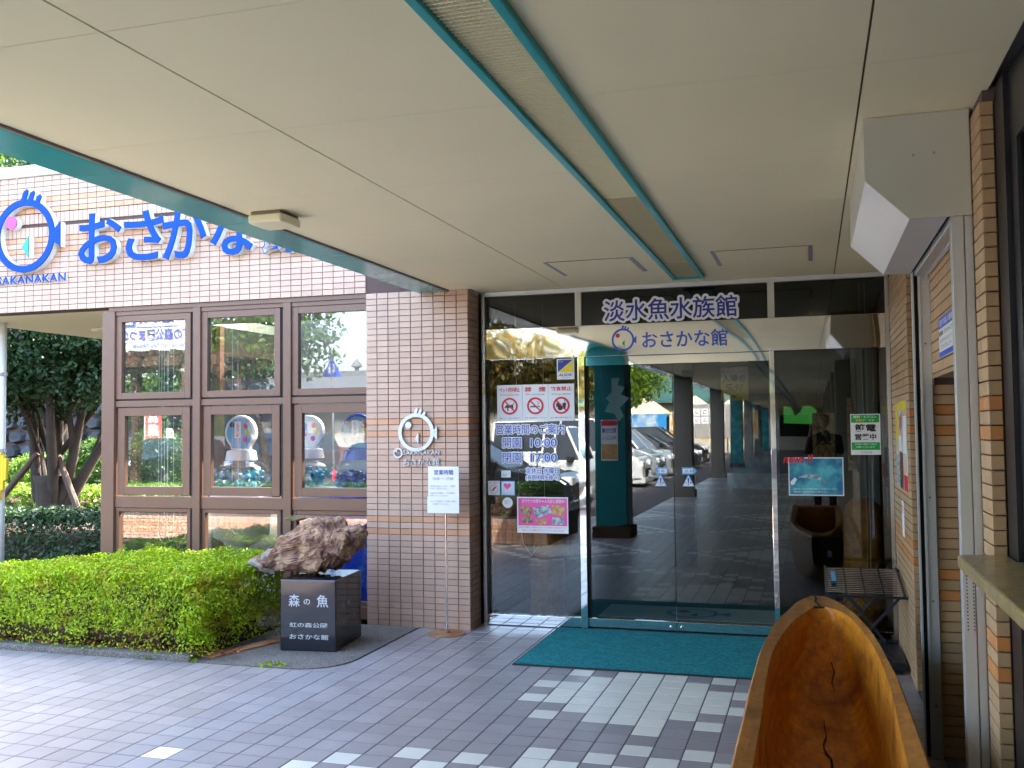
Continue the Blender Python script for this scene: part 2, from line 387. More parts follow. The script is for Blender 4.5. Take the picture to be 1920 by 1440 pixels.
def field(pieces, parent, name, rest_name, cap=300):
    """pieces: (centre, w, h, d, facing, material)"""
    sc_ = []
    for i, (c, w, h, d, fc, m) in enumerate(pieces):
        z = inframe(c); nrm = ROTS[fc] @ Vector((0, -1, 0)); vd = (Vector((0, 0, CAMZ))-Vector(c))
        sc_.append(-1 if z is None else w*h*max(0, nrm.dot(vd.normalized()))/(z*z))
    order = np.argsort(-np.array(sc_)); cache = {}; J = {}
    for rank, i in enumerate(order):
        c, w, h, d, fc, m = pieces[i]
        if rank < cap and sc_[i] > 0:
            k = (round(w, 4), round(h, 4), d, m)
            if k not in cache:
                v, f = tile_mesh(w, h, d); me = bpy.data.meshes.new(name); me.from_pydata(v, [], f); me.materials.append(MATS[m]); cache[k] = me
            o = bpy.data.objects.new(name, cache[k]); COL.objects.link(o); o.location = c
            o.rotation_euler = ROTS[fc].to_euler(); o.parent = parent
            if parent.type == 'EMPTY': o.matrix_parent_inverse = Matrix.Translation(parent.location).inverted()
        else: J.setdefault('all', []).append(i)
    if J:
        V = []; F = []; MI = []; RN = []; ms = sorted({pieces[i][5] for i in J['all']}); o0 = 0
        for i in J['all']:
            c, w, h, d, fc, m = pieces[i]; v, f = tile_mesh(w, h, d); rr = random.random()
            V.append(np.array(v) @ np.array(ROTS[fc]).T+np.array(c)); F += [tuple(q+o0 for q in g) for g in f]; o0 += len(v)
            MI += [ms.index(m)]*len(f); RN += [rr]*len(f)
        me = bpy.data.meshes.new(rest_name); me.from_pydata(np.concatenate(V).tolist(), [], F)
        for q in ms: me.materials.append(MATS[q])
        me.polygons.foreach_set('material_index', MI)
        at = me.attributes.new('rnd', 'FLOAT', 'FACE'); at.data.foreach_set('value', RN); me.update()
        o = bpy.data.objects.new(rest_name, me); COL.objects.link(o); setpar(o, parent); o['kind'] = 'stuff'

# leaves: many small folded faces in one mesh
def leaves_mesh(name, P, Nrm, size, m, aspect=.5, jitter=.7):
    n = len(P); d = Nrm+rng.normal(0, jitter, (n, 3)); d /= np.linalg.norm(d, axis=1)[:, None]+1e-9
    t = np.cross(d, rng.normal(0, 1, (n, 3))); t /= np.linalg.norm(t, axis=1)[:, None]+1e-9; b = np.cross(d, t)
    s = size*rng.uniform(.6, 1.35, (n, 1))
    V = np.stack([P-t*s, P+b*s*aspect+d*s*.18, P+t*s, P-b*s*aspect+d*s*.18], 1).reshape(-1, 3)
    I = np.arange(n)*4; F = np.concatenate([np.stack([I, I+1, I+2], 1), np.stack([I, I+2, I+3], 1)], 1).reshape(-1, 3)
    me = bpy.data.meshes.new(name); me.vertices.add(len(V)); me.vertices.foreach_set('co', V.ravel())
    me.loops.add(F.size); me.polygons.add(len(F)); me.loops.foreach_set('vertex_index', F.ravel())
    me.polygons.foreach_set('loop_start', np.arange(len(F))*3)
    try: me.polygons.foreach_set('loop_total', np.full(len(F), 3))
    except Exception: pass
    at = me.attributes.new('rnd', 'FLOAT', 'FACE'); at.data.foreach_set('value', np.repeat(rng.random(n), 2).astype(np.float32))
    me.materials.append(MATS[m]); me.update(calc_edges=True); me.validate(); return me

# ================================================================== the setting
ZC = 2.74                      # canopy ceiling
YF = 7.471                     # tiled facade plane
YD = 7.74                      # entrance glass plane
PX, PY, FX0, FY0 = .1525, .1615, -.797, 5.486   # paving pitch and origin
struct('ground', MB().box(-700, 700, -700, 700, -.6, -.13), 'asphalt')
fl = MB(); fl.box(-3.0845, 5.0, -60, YD+.05, -.129, -.0022); fl.box(-9.5, -3.0845, 2.45, 5.97, -.129, -.0022); fl.box(-4.6, -3.0845, -60, 2.45, -.129, -.0022)
floor = struct('paved_floor', fl, 'grout_floor')
UP = set()
for c in range(-4, 1):
    for r in range(0, 6): UP.add((c, r))
UP |= {(-5, 5), (-6, 3), (-5, 3), (-5, 2), (-6, 1), (-5, 1), (-5, -1), (-3, -1), (-2, -1), (-1, -1), (-1, -2), (1, 5), (1, 3), (1, 2), (1, 1), (1, -1), (2, 3), (2, 1)}
UP -= {(-4, 5), (0, 5)}
UP |= {(-10, -7), (-11, -8), (-8, -6), (-6, -6), (-7, -7), (-4, -5), (-4, -6), (-2, -5), (-1, -4), (1, -4), (-3, -6), (0, -5), (-1, -6), (2, -5), (-5, -7), (-9, -8)}
def floor_mat(c, r):
    if (c, r) in UP: return 'floor_tile_pale'
    if r < -7:
        k = (r+9) % 16; a = abs(k-8)+abs((c+7) % 18-9)*.9
        if a < 4.2 or (5 < a < 7.5 and (c+r) % 2 == 0): return 'floor_tile_pale'
    if c in (-15, -16, -17): return 'floor_tile_blue'
    return 'floor_tile'
pcs = []
for r in range(-150, 14):
    for c in range(-36, 9):
        x = FX0+(c+.5)*PX; y = FY0+(r+.5)*PY
        if x > .50 or (y > 5.97 and c < -15) or (y < 2.42 and c < -24) or y > YD-.02: continue
        if r < -46 and c < -15: continue
        if r < -90 and (c < -15): continue
        pcs.append(((x, y, -.0082+rng.uniform(-.0005, .0005)), PX-.0075, PY-.0085, .0082, '+z', floor_mat(c, r)))
field(pcs, floor, 'paving_tile', 'paving_field')

# planting bed, kerb and washed aggregate round the monument
struct('planting_bed', B(-9.4, -4.2, 6.08, YF+.05, -.129, .03), 'soil')
kb = struct('bed_kerb', MB().box(-9.4, -4.2, 5.972, 6.08, -.129, .045), 'aggregate', bevel=.012)
agp = [(-4.198, 5.974)] + [(-3.42+.33*math.sin(t), 6.32-.345*math.cos(t)) for t in np.linspace(0, math.pi/2, 9)] + [(-3.088, 7.46), (-4.198, 7.46)]
struct('aggregate_apron', MB().prism(agp, -.129, .006, 'z'), 'aggregate')
struct('brick_edging', MB().prism([(-4.20, 6.10), (-4.08, 6.10), (-3.72, 7.2), (-3.84, 7.2)], -.1, .018, 'z'), 'rust')
struct('apron_infill', MB().prism([(-3.425, 5.973)]+[(-3.42+.335*math.sin(t), 6.32-.348*math.cos(t)) for t in np.linspace(0, math.pi/2, 9)]+[(-3.083, 6.35), (-3.083, 5.973)], -.129, -.001, 'z'), 'floor_tile')
n = 900; pb = MB()
for i in range(n):
    x = rng.uniform(-4.15, -3.12); y = rng.uniform(5.99, 6.42) if i % 3 else rng.uniform(6.0, 7.4); s = rng.uniform(.003, .010)
    if (x > -3.42 and y < 6.32 and math.hypot(x+3.42, y-6.32) > .32): continue
    pb.add([(x-s, y, .006), (x, y-s, .006), (x+s, y, .006), (x, y+s, .006), (x, y, .006+s*.7)], [(0, 1, 4), (1, 2, 4), (2, 3, 4), (3, 0, 4)])
tag(obj('pebbles', pb, 'pebble'), 'loose pebbles of the washed aggregate around the black monument', 'pebbles', kind='stuff')
dl = leaves_mesh('fallen_leaves', np.column_stack([rng.uniform(-6.2, -3.9, 420), 6.03+np.abs(rng.normal(0, .09, 420)), np.full(420, .055)+rng.uniform(-.005, .01, 420)]), np.tile([0, 0, 1.], (420, 1)), .016, 'dead_leaf', .5, .5)
tag(obj('fallen_leaves', dl, 'dead_leaf'), 'reddish fallen leaves along the kerb under the azalea hedge', 'leaves', kind='stuff')

# canopy: ceiling boards, teal edge strip, roof slab
cei = struct('canopy_ceiling', MB().box(-2.815, .60, -60, YF, 2.752, 2.80).box(-2.62, .60, YF, YD+.02, 2.752, 2.80), 'ceiling_gap')
ys = [1.32+.955*i for i in range(7)]
cols = [(-2.805, -1.901), (-1.893, -.985), (-.745, .181), (.189, .5975)]
for i, y0 in enumerate(ys):
    y1 = ys[i+1] if i < 6 else YD-.006
    for j, (x0, x1) in enumerate(cols):
        if i == 6 and j == 0:
            obj('ceiling_board', MB().box(x0, x1, y0+.0015, YF-.002, 2.74, 2.751), 'ceiling', cei); obj('ceiling_board', MB().box(-2.62, x1, YF-.0015, y1, 2.74, 2.751), 'ceiling', cei); continue
        obj('ceiling_board', MB().box(x0, x1, y0+.0015, y1-.0015, 2.74, 2.751), 'ceiling', cei)
obj('ceiling_board', MB().box(-.985, -.745, 7.44, YD-.006, 2.7402, 2.751), 'ceiling', cei)
for x0, x1 in cols: obj('ceiling_board', MB().box(x0, x1, -59.9, 1.317, 2.74, 2.751), 'ceiling', cei)
obj('edge_trim', MB().box(-2.822, -2.807, -59.9, YF-.003, 2.728, 2.76), 'column_grey', cei)
y = 7.468
tj = [7.468, 6.74, 5.67, 4.60, 3.53, 2.46, 1.39, -60]
for a, b in zip(tj[1:], tj[:-1]):
    obj('teal_soffit_panel', MB().box(-3.075, -2.825, a+.004, b-.004, 2.728, 2.75), 'teal', cei, bevel=.003)
struct('canopy_roof', MB().box(-3.09, .60, -60, YF-.003, 2.802, 3.12), 'teal_paint')

# ------------------------------------------------------------------ tiled building with windows
bld = thing('aquarium_building', 'beige tiled building with brown window wall behind the hedge', 'building', (-5, YF, 0))
bw = MB(); bw.box(-8.3, -2.66, YF+.012, 7.66, 2.752, 4.03); facade = obj('facade_wall', bw, 'grout', bld)
pl = MB(); pl.box(-3.551+.012, -2.645-.012, YF+.012, 7.95, 0, 2.752); pier = obj('pier', pl, 'grout', bld)
ORG = {33, 31, 17, 15}
pcs = []
for r in range(55):
    for c in range(9):
        pcs.append(((-2.645-.1007*(c+.5), YF+.012, .05*r+.025-.002), .0957, .0455, .012, '-y', 'tile_orange' if r in ORG else 'tile'))
    for c in range(3):
        w = .0957 if c < 2 else .06
        pcs.append(((-2.657, YF+.004+.1007*c+w/2+.002, .05*r+.023), w, .0455, .012, '+x', 'tile_orange' if r in ORG else 'tile'))
    for c in range(2):
        pcs.append(((-3.539, YF+.004+.1007*c+.05, .05*r+.023), .0957, .0455, .012, '-x', 'tile_orange' if r in ORG else 'tile'))
for c in range(48):
    x = -3.551-.1007*(c+.5)
    for z, org in [(2.752+.05*i, i in (11, 13)) for i in range(14)]+[(3.682+.05*i, i in (0, 2)) for i in range(7)]:
        pcs.append(((x, YF+.012, z+.025), .0957, .0455, .012, '-y', 'tile_orange' if org else 'tile'))
    for z in (3.455, 3.582):
        for k in (-.25, .25): pcs.append(((x+k*.1007, YF+.012, z+.0475), .0457, .093, .012, '-y', 'tile'))
field(pcs, bld, 'wall_tile', 'wall_tile_field')
obj('coping', MB().box(-8.33, -2.4, YF-.03, 7.75, 4.035, 4.14), 'white_coping', bld, bevel=.01)
for a_ in ((-8.3, -5.9, 7.66, 17), (-3.1, 7, 7.66, 17), (-5.9, -3.1, 7.66, 8.7), (-5.9, -3.1, 10.8, 17)): obj('roof', MB().box(*a_, 3.82, 4.03), 'concrete', bld)  # pieces leave an added skylight opening that lights the window room
obj('porch_soffit', MB().box(-8.29, -6.14, 7.662, 16, 2.752, 2.86), 'ceiling', bld)
obj('window_head', MB().box(-6.14, -3.54, YF+.02, 7.66, 2.715, 2.7515), 'brown_frame', bld)
obj('side_glazing', MB().box(-6.16, -6.15, 7.66, 11, 0, 2.752), 'glass_window', bld)
for y_ in (9.2, 10.9): obj('side_post', MB().box(-6.2, -6.1, y_, y_+.08, 0, 2.752), 'brown_frame', bld)
obj('side_wall', MB().box(-6.2, -6.10, 11, 16, 0, 2.752), 'interior_pale', bld)
obj('wall_right_mass', MB().box(-2.62, 6.9, 7.76, 8.0, 2.7515, 3.0), 'interior_wall', bld)
# window wall: bays with upper, middle and lower light
WX = [-6.14, -5.232, -4.331, -3.42]; WY = 7.54
fr = MB(); fr.box(-6.21, -6.075, WY-.05, WY+.08, .02, 2.714)
for x in WX[1:3]: fr.box(x-.012, x+.062, WY-.05, WY+.08, .02, 2.714)
fr.box(-6.075, -3.45, WY-.035, WY+.08, 2.675, 2.7145)
fr.box(-6.075, -3.45, WY-.03, WY+.06, 1.84, 1.895); fr.box(-6.075, -3.45, WY-.03, WY+.06, .93, 1.03); fr.box(-6.075, -3.45, WY-.045, WY+.06, .035, .14)
mullion = obj('window_mullions', fr, 'brown_frame', bld, bevel=.003)
dk = MB()
for x in WX[1:3]: dk.box(x-.05, x-.012, WY-.012, WY+.05, .14, 2.675)
dk.box(-6.075, -3.45, WY-.012, WY+.05, 1.8955, 1.908); obj('frame_shadow_gap', dk, 'brown_dark', bld)
def window(x0, x1, z0, z1, fw_, y, nm='window'):
    m = MB(); m.box(x0, x0+fw_, y, y+.05, z0, z1).box(x1-fw_, x1, y, y+.05, z0, z1).box(x0+fw_, x1-fw_, y, y+.05, z1-fw_, z1).box(x0+fw_, x1-fw_, y, y+.05, z0, z0+fw_)
    w = obj(nm, m, 'brown_frame', bld, bevel=.003)
    obj('pane', MB().box(x0+fw_-.004, x1-fw_+.004, y+.028, y+.034, z0+fw_-.004, z1-fw_+.004), 'glass_window', w)
    return w
for i in range(3):
    a = (-6.072, -5.168, -4.267)[i]; b = (-5.284, -4.383, -3.44)[i]
    window(a, b, 1.91, 2.673, .058, WY-.028); window(a+.015, b-.01, 1.045, 1.832, .075, WY-.02); window(a, b, .142, .928, .035, WY-.02)
# room behind the window wall
room = MB(); room.box(-6.1, -2.7, 10.9, 11.0, 0, 3.82); room.box(-2.72, -2.66, 7.78, 10.9, 0, 3.82)
obj('room_walls', room, 'interior_pale', bld); obj('room_floor', MB().box(-6.1, -2.66, 7.6, 11, -.1, .02), 'interior_floor', bld); obj('room_ceiling', MB().box(-6.1, -2.72, 7.67, 8.7, 2.70, 2.7515), 'interior_pale', bld)

# ------------------------------------------------------------------ entrance: transom, mirror header, fixed lights, sliding leaves
ent = thing('entrance_screen', 'glass entrance screen with mirror steel header under the canopy', 'entrance', (-1.0, YD, 0))
for xa, xb in ((-2.612, -2.585), (.535, .563)): obj('side_post', MB().box(xa, xb, YD-.03, YD+.05, .0, 2.739), 'steel', ent)
obj('head_rail', MB().box(-2.585, .535, YD-.02, YD+.04, 2.705, 2.739), 'aluminium', ent)
for x in (-1.815, -.305): obj('transom_post', MB().box(x, x+.05, YD-.02, YD+.04, 2.43, 2.705), 'shutter_cream', ent)
for a, b in ((-2.585, -1.815), (-1.765, -.305), (-.255, .535)): obj('transom_pane', MB().box(a, b, YD+.01, YD+.016, 2.43, 2.705), 'glass_transom', ent)
obj('mirror_header', MB().box(-2.585, .535, YD-.03, YD+.06, 2.175, 2.43), 'mirror_steel', ent, bevel=.004)
obj('door_head_rail', MB().box(-1.735, -.305, YD-.005, YD+.05, 2.105, 2.172), 'mirror_steel', ent)
for a, b in ((-1.795, -1.740), (-.302, -.262)): obj('mirror_post', MB().box(a, b, YD-.035, YD+.06, .012, 2.175), 'mirror_steel_flat', ent, bevel=.003)
def fixed(a, b):
    g = obj('fixed_light', MB().box(a, b, YD+.008, YD+.018, .09, 2.175), 'glass_door', ent)
    obj('bottom_rail', MB().box(a, b, YD-.02, YD+.045, .006, .09), 'mirror_steel_flat', ent, bevel=.002)
    return g
fixed(-2.585, -1.795); fixed(-.262, .535)
obj('dark_jamb', MB().box(-2.584, -2.535, YD+.02, YD+.06, .09, 2.175), 'brown_dark', ent)
for a, b in ((-1.738, -1.0475), (-1.0425, -.304)):
    lf = obj('sliding_leaf', MB().box(a, b, YD+.018, YD+.028, .088, 2.10), 'glass_door', ent)
    obj('leaf_rail', MB().box(a, b, YD+.002, YD+.042, .014, .0885), 'mirror_steel_flat', lf, bevel=.002)
    kx = -1.084 if a < -1.5 else -1.001
    obj('lock_knob', MB().cyl((kx, YD-.012, .047), (kx, YD+.01, .047), .013, .017, 16), 'steel', lf, smooth=False, bevel=.003)
obj('leaf_edge', MB().box(-1.738, -1.722, YD+.0005, YD+.03, .0895, 2.10), 'brown_dark', ent)
obj('floor_track', MB().box(-1.74, -.30, YD-.02, YD+.05, -.001, .0115), 'brown_dark', ent)
for z in (1.92, 2.02): obj('hinge', MB().box(-2.605, -2.59, YD-.042, YD-.03, z-.04, z+.04), 'brass', ent, bevel=.003)
# hall behind the glass
hall = thing('entrance_hall', 'dim entrance hall seen through the sliding doors', 'room', (0, 9, 0))
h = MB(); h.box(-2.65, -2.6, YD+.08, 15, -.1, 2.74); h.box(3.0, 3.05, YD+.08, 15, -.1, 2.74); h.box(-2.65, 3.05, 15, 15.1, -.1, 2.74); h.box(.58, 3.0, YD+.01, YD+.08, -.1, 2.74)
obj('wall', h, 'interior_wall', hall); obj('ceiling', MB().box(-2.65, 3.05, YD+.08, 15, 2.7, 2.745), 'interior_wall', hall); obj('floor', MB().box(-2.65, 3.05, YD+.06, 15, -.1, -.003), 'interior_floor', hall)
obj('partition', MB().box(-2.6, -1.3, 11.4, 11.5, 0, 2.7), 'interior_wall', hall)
obj('poster_wall', MB().box(.35, .52, 8.6, 9.6, 0, 2.5), 'interior_pale', hall)

# ------------------------------------------------------------------ right-hand tiled walls
def tiled_wall(name, label, faces, core):
    """faces: (facing, fixed coordinate, a0, a1, z0, z1) with a along the wall"""
    w = thing(name, label, 'wall', (core[0], core[2], core[4])); obj('wall_core', B(*core), 'grout', w); pcs = []
    for fc, k, a0, a1, z0, z1 in faces:
        for r in range(int(round(z0/.05)), int(round(z1/.05))):
            a = a0
            while a < a1-.01:
                ww = min(.0985, a1-a-.002); m = 'tile_tan_orange' if r in ORG else 'tile_tan'; z = .05*r+.025
                if r*.05 >= z0-.02 and r*.05+.05 <= z1+.012:
                    if fc == '-x': pcs.append(((k+.012, a+ww/2, z), ww, .0452, .012, fc, m))
                    else: pcs.append(((a+ww/2, k+.012, z), ww, .0452, .012, fc, m))
                a += .1005
    field(pcs, w, 'wall_tile', 'wall_tile_field', cap=290); return w
XW = .567
tiled_wall('tiled_wall', 'tan tiled wall with posters to the right of the entrance glass', [('-x', XW, 6.445, 7.735, 0, 2.72), ('-y', 6.43, XW+.001, 1.1, 0, 2.72)], (XW+.012, 1.6, 6.442, YD-.003, 0, 2.7515))
tiled_wall('tiled_wall', 'tan tiled wall above and beside the ticket opening behind the shutter rails', [('-x', XW, 3.83, 5.21, 1.83, 2.72), ('-y', 5.2, XW+.001, .9, 0, 1.82), ('-x', XW, 5.215, 5.43, 0, 1.82)], (XW+.012, 1.6, 5.212, 5.45, 0, 1.83))
obj('ticket_lintel', B(XW+.012, 1.6, 3.83, 5.45, 1.832, 2.7515), 'tile_tan', [o for o in COL.objects if o.name == 'tiled_wall.001'][0])
tiled_wall('tiled_wall', 'narrow tan tiled pier between shutter rail and dark shop window', [('-x', XW, 3.622, 3.80, 0, 2.72), ('-y', 3.61, XW+.001, .612, 0, 2.72)], (XW+.012, .62, 3.622, 3.80, 0, 2.7515))
shop = thing('shop_front', 'dark framed shop window at the right edge beside the stone counter', 'shop front', (.7, 2, 0))
obj('window_frame', MB().box(.6135, .66, 3.45, 3.60, 0, 2.739), 'black_frame', shop); obj('window_frame', MB().box(.63, .66, -58, 3.45, 2.5, 2.739), 'black_frame', shop)
obj('window_frame', MB().box(.63, .66, 3.35, 3.44, 1.2, 2.499), 'black_frame', shop)
for i in range(7): obj('window_frame', MB().box(.63, .66, 1.6-i*1.7, 1.68-i*1.7, .9, 2.499), 'black_frame', shop)
obj('sill_wall', MB().box(.64, .9, -11, 3.45, 0, .9), 'tile_tan', shop); obj('pane', MB().box(.642, .648, -11, 3.35, .9, 2.499), 'glass_transom', shop)
obj('inner_wall', MB().box(2.4, 2.5, -58, 5.4, 0, 2.75), 'interior_wall', shop); obj('inner_ceiling', MB().box(.66, 2.4, -58, 3.6, 2.752, 2.79), 'interior_wall', shop)
obj('cream_wall', MB().box(.645, .9, -58, -11.01, 0, 2.499), 'wall_cream', shop)
for i in range(6): obj('pilaster', MB().box(.40, .66, -3.0-i*4.2, -2.6-i*4.2, .0, 2.738), 'wall_cream', shop)
obj('shop_roof', MB().box(.605, 7, -60, 7.75, 2.80, 3.4), 'concrete', shop)
obj('back_room', MB().box(1.62, 1.68, 3.6, 7.7, 0, 2.75), 'interior_wall', shop)

# stone counter
ct = MB(); ct.prism([(.452, 3.58), (.452, 1.2), (.64, 1.2), (.64, 3.445), (.612, 3.445), (.612, 3.606), (.478, 3.606)], 1.128, 1.17, 'z')
tag(obj('stone_counter', ct, 'stone_counter', bevel=.008, seg=3), 'yellowish polished stone counter slab jutting from the right edge', 'counter')

# roller shutter: housing and guide rails
sh = thing('roller_shutter', 'cream roller shutter housing under the ceiling with two guide rails', 'shutter', (.4, 4.5, 0))
prof = [(.207, 2.738), (.565, 2.738), (.565, 2.353), (.357, 2.353), (.207, 2.505)]
obj('end_plate', MB().prism(prof, 3.81, 3.823, 'y'), 'shutter_cream', sh, bevel=.001)
hm = MB(); P = [(.2085, 2.737), (.2085, 2.505), (.358, 2.3545), (.485, 2.3545)]
for k, ((xa, za), (xb, zb)) in enumerate(zip(P[:-1], P[1:])):
    d = Vector((xb-xa, 0, zb-za)).normalized(); nn = Vector((-d.z, 0, d.x))*-.004
    hm = MB().add([(xa, 3.824, za), (xb, 3.824, zb), (xb, 5.2, zb), (xa, 5.2, za), (xa-nn.x, 3.824, za-nn.z), (xb-nn.x, 3.824, zb-nn.z), (xb-nn.x, 5.2, zb-nn.z), (xa-nn.x, 5.2, za-nn.z)], [(0, 1, 2, 3), (7, 6, 5, 4), (0, 4, 5, 1), (1, 5, 6, 2), (2, 6, 7, 3), (3, 7, 4, 0)])
    obj('housing_panel', hm, 'shutter_white' if k else 'shutter_cream', sh)
obj('far_end_plate', MB().prism(prof, 5.201, 5.206, 'y'), 'shutter_cream', sh)
obj('shutter_slot', MB().box(.486, .4975, 3.83, 5.19, 2.362, 2.38), 'slot', sh)
obj('bottom_bar', MB().box(.499, .545, 3.83, 5.18, 2.335, 2.372), 'aluminium', sh, bevel=.003)
obj('bar_lip', MB().box(.5455, .562, 3.83, 5.18, 2.33, 2.345), 'shutter_white', sh)
def rail(x0, x1, ya, yb, name='guide_rail'):
    w = (x1-x0); m = MB(); m.box(x0, x0+w*.56, ya, yb, .002, 2.352); m.box(x0+w*.62, x1, ya+.004, yb, .002, 2.352); m.box(x0+w*.56, x0+w*.62, ya+.015, yb, .002, 2.352)
    return obj(name, m, 'aluminium', sh, bevel=.0015)
rail(.495, .5665, 3.806, 3.86)
m = MB(); m.box(.483, .493, 5.165, 5.2, .002, 2.352).box(.525, .5665, 5.178, 5.2, .002, 2.352).box(.512, .5245, 5.17, 5.2, .002, 2.352); obj('guide_rail', m, 'aluminium', sh, bevel=.001)
obj('rail_slot', MB().box(.4935, .5115, 5.19, 5.2, .002, 2.352), 'slot', sh)
for z in (2.0, 1.25, .75, .25): obj('screw', MB().cyl((.54, 5.174, z), (.54, 5.1785, z), .004, n=8), 'slot', sh)
for x in (.375, .445): obj('screw', MB().cyl((x, 3.806, 2.585-(x-.375)*-.05), (x, 3.811, 2.585-(x-.375)*-.05), .005, n=10), 'ink_grey', sh)
vm = MB()
for i in range(20):
    for x in (.507, .528): vm.box(x, x+.004, 3.8045, 3.807, .88+.0125*i, .885+.0125*i)
o_ = obj('vent_holes', vm, 'slot', sh); o_['kind'] = 'stuff'
# white cloth hanging in the gap
cm = MB(); nz, ny = 14, 8
for i in range(nz):
    for j in range(ny):
        t = i/(nz-1); s_ = j/(ny-1); cm.v.append((.545+.012*math.sin(9*s_+3*t)-.02*t*(1-s_), 5.56+.16*s_*(.4+.6*t), 1.40-.88*t+.03*s_))
cm.f = [(i*ny+j, i*ny+j+1, (i+1)*ny+j+1, (i+1)*ny+j) for i in range(nz-1) for j in range(ny-1)]; cm.m = [0]*len(cm.f)
ob = obj('hanging_cloth', cm, 'cloth_white', smooth=True); sd = ob.modifiers.new('solid', 'SOLIDIFY'); sd.thickness = .004
tag(ob, 'white cloth hanging behind the far shutter rail', 'cloth')

# ------------------------------------------------------------------ ceiling fittings
lt = thing('ceiling_light_strip', 'long ceiling light with teal edges and ribbed cream louvre', 'ceiling light', (-.865, 4.5, ZC))
obj('edge_channel', MB().box(-.985, -.952, -58, 7.438, 2.716, 2.7515), 'teal_paint', lt, bevel=.004)
obj('edge_channel', MB().box(-.778, -.745, -58, 7.438, 2.716, 2.7515), 'teal_paint', lt, bevel=.004)
obj('end_channel', MB().box(-.9515, -.7785, 7.405, 7.438, 2.717, 2.7515), 'teal_paint', lt)
lv = MB(); lv.box(-.951, -.779, -58, 7.404, 2.744, 2.751)
y = 1.8
while y < 4.72: lv.box(-.951, -.779, y, y+.006, 2.729, 2.7435); y += .024
for k in range(11): lv.box(-.951+.0165*k, -.949+.0165*k, 1.8, 4.72, 2.7335, 2.7435)
for (a, b, dz) in ((4.74, 6.02, 0), (6.04, 6.72, .004), (6.74, 7.40, 0)):
    for k in range(15): lv.box(-.949+.0118*k, -.9455+.0118*k, a, b, 2.728+dz, 2.7435)
o_ = obj('louvre', lv, 'louvre', lt); o_['kind'] = 'stuff'
for nm, (x0, x1, ya, yb) in (('square ceiling hatch left of the light strip', (-1.735, -1.118, 6.45, 7.06)), ('square ceiling hatch right of the light strip', (-.606, .03, 6.42, 7.02))):
    hh = thing('ceiling_hatch', nm+' near the entrance', 'hatch', ((x0+x1)/2, (ya+yb)/2, ZC), 'ceiling hatches')
    obj('hatch_panel', MB().box(x0+.03, x1-.03, ya+.006, yb-.006, 2.734, 2.7398), 'ceiling', hh)
    for xa in (x0, x1-.026): obj('vent_slot', MB().box(xa, xa+.026, ya, yb, 2.736, 2.7398), 'ink_grey', hh)
    for yy in (ya, yb-.004): obj('hatch_seam', MB().box(x0+.03, x1-.03, yy, yy+.004, 2.7365, 2.7398), 'ceiling_gap', hh)
lb = thing('surface_lamp', 'cream box lamp on the ceiling beside the teal edge strip', 'lamp', (-2.66, 4.5, ZC))
obj('lamp_base', MB().box(-2.745, -2.575, 4.41, 4.60, 2.722, 2.7395), 'column_grey', lb, bevel=.004)
obj('lamp_cover', MB().prism([(-2.755, 4.40), (-2.565, 4.40), (-2.555, 4.45), (-2.555, 4.56), (-2.565, 4.61), (-2.755, 4.61), (-2.765, 4.56), (-2.765, 4.45)], 2.677, 2.7215, 'z'), 'louvre', lb, bevel=.012, seg=3)
tag(obj('porch_lamp', MB().lathe([(.02, 2.715), (.10, 2.72), (.12, 2.735), (.12, 2.7515)], (-7.45, 9.0, 0), 20), 'louvre'), 'flat round lamp on the porch soffit at left', 'lamp')

# ------------------------------------------------------------------ signs
def fish(parent, cx, cz, rad, y, thick, ring, mats, hair=True):
    """round fish emblem: ring, three fins on top, tail, eye, mouth; front face at y, depth behind"""
    a, eye, mouth = mats; m = MB().torus((cx, y+thick/2, cz), rad, 0, 'y', 56, 4, flat=(ring, thick)); obj('fish_ring', m, a, parent)
    for k in range(3):
        x = cx+rad*(.02+.26*k)-rad*.12; zb = cz+math.sqrt(max(rad*rad-(x-cx)**2, 0))*.98; w = ring*.42; l = rad*(.36-.05*k)
        f = MB().prism([(x-w, zb-ring*.2), (x+w, zb-ring*.2), (x+w+l*.42, zb+l), (x+w*.2+l*.48, zb+l+w*.7), (x-w+l*.42, zb+l)], y-.0005, y+thick-.0005, 'y'); obj('fish_fin', f, a, parent)
    x = cx+rad
    t = MB().prism([(x-ring*.3, cz-.02*rad), (x+rad*.30, cz+rad*.34), (x+rad*.30, cz-rad*.40), (x-ring*.3, cz-.12*rad)], y-.001, y+thick-.001, 'y'); obj('fish_tail', t, a, parent)
    obj('fish_eye', MB().cyl((cx-rad*.48, y, cz+rad*.42), (cx-rad*.48, y+thick, cz+rad*.42), rad*.2, n=28), eye, parent)
    obj('fish_mouth', MB().prism([(cx-rad*.08, cz-rad*.34), (cx+rad*.16, cz-rad*.02), (cx+rad*.16, cz-rad*.66)], y, y+thick, 'y'), mouth, parent)
fs = thing('facade_sign', 'big blue fish emblem and Japanese letters on the tiled facade', 'sign', (-6, YF, 3.3))
YS = YF-.075
class Off: pass
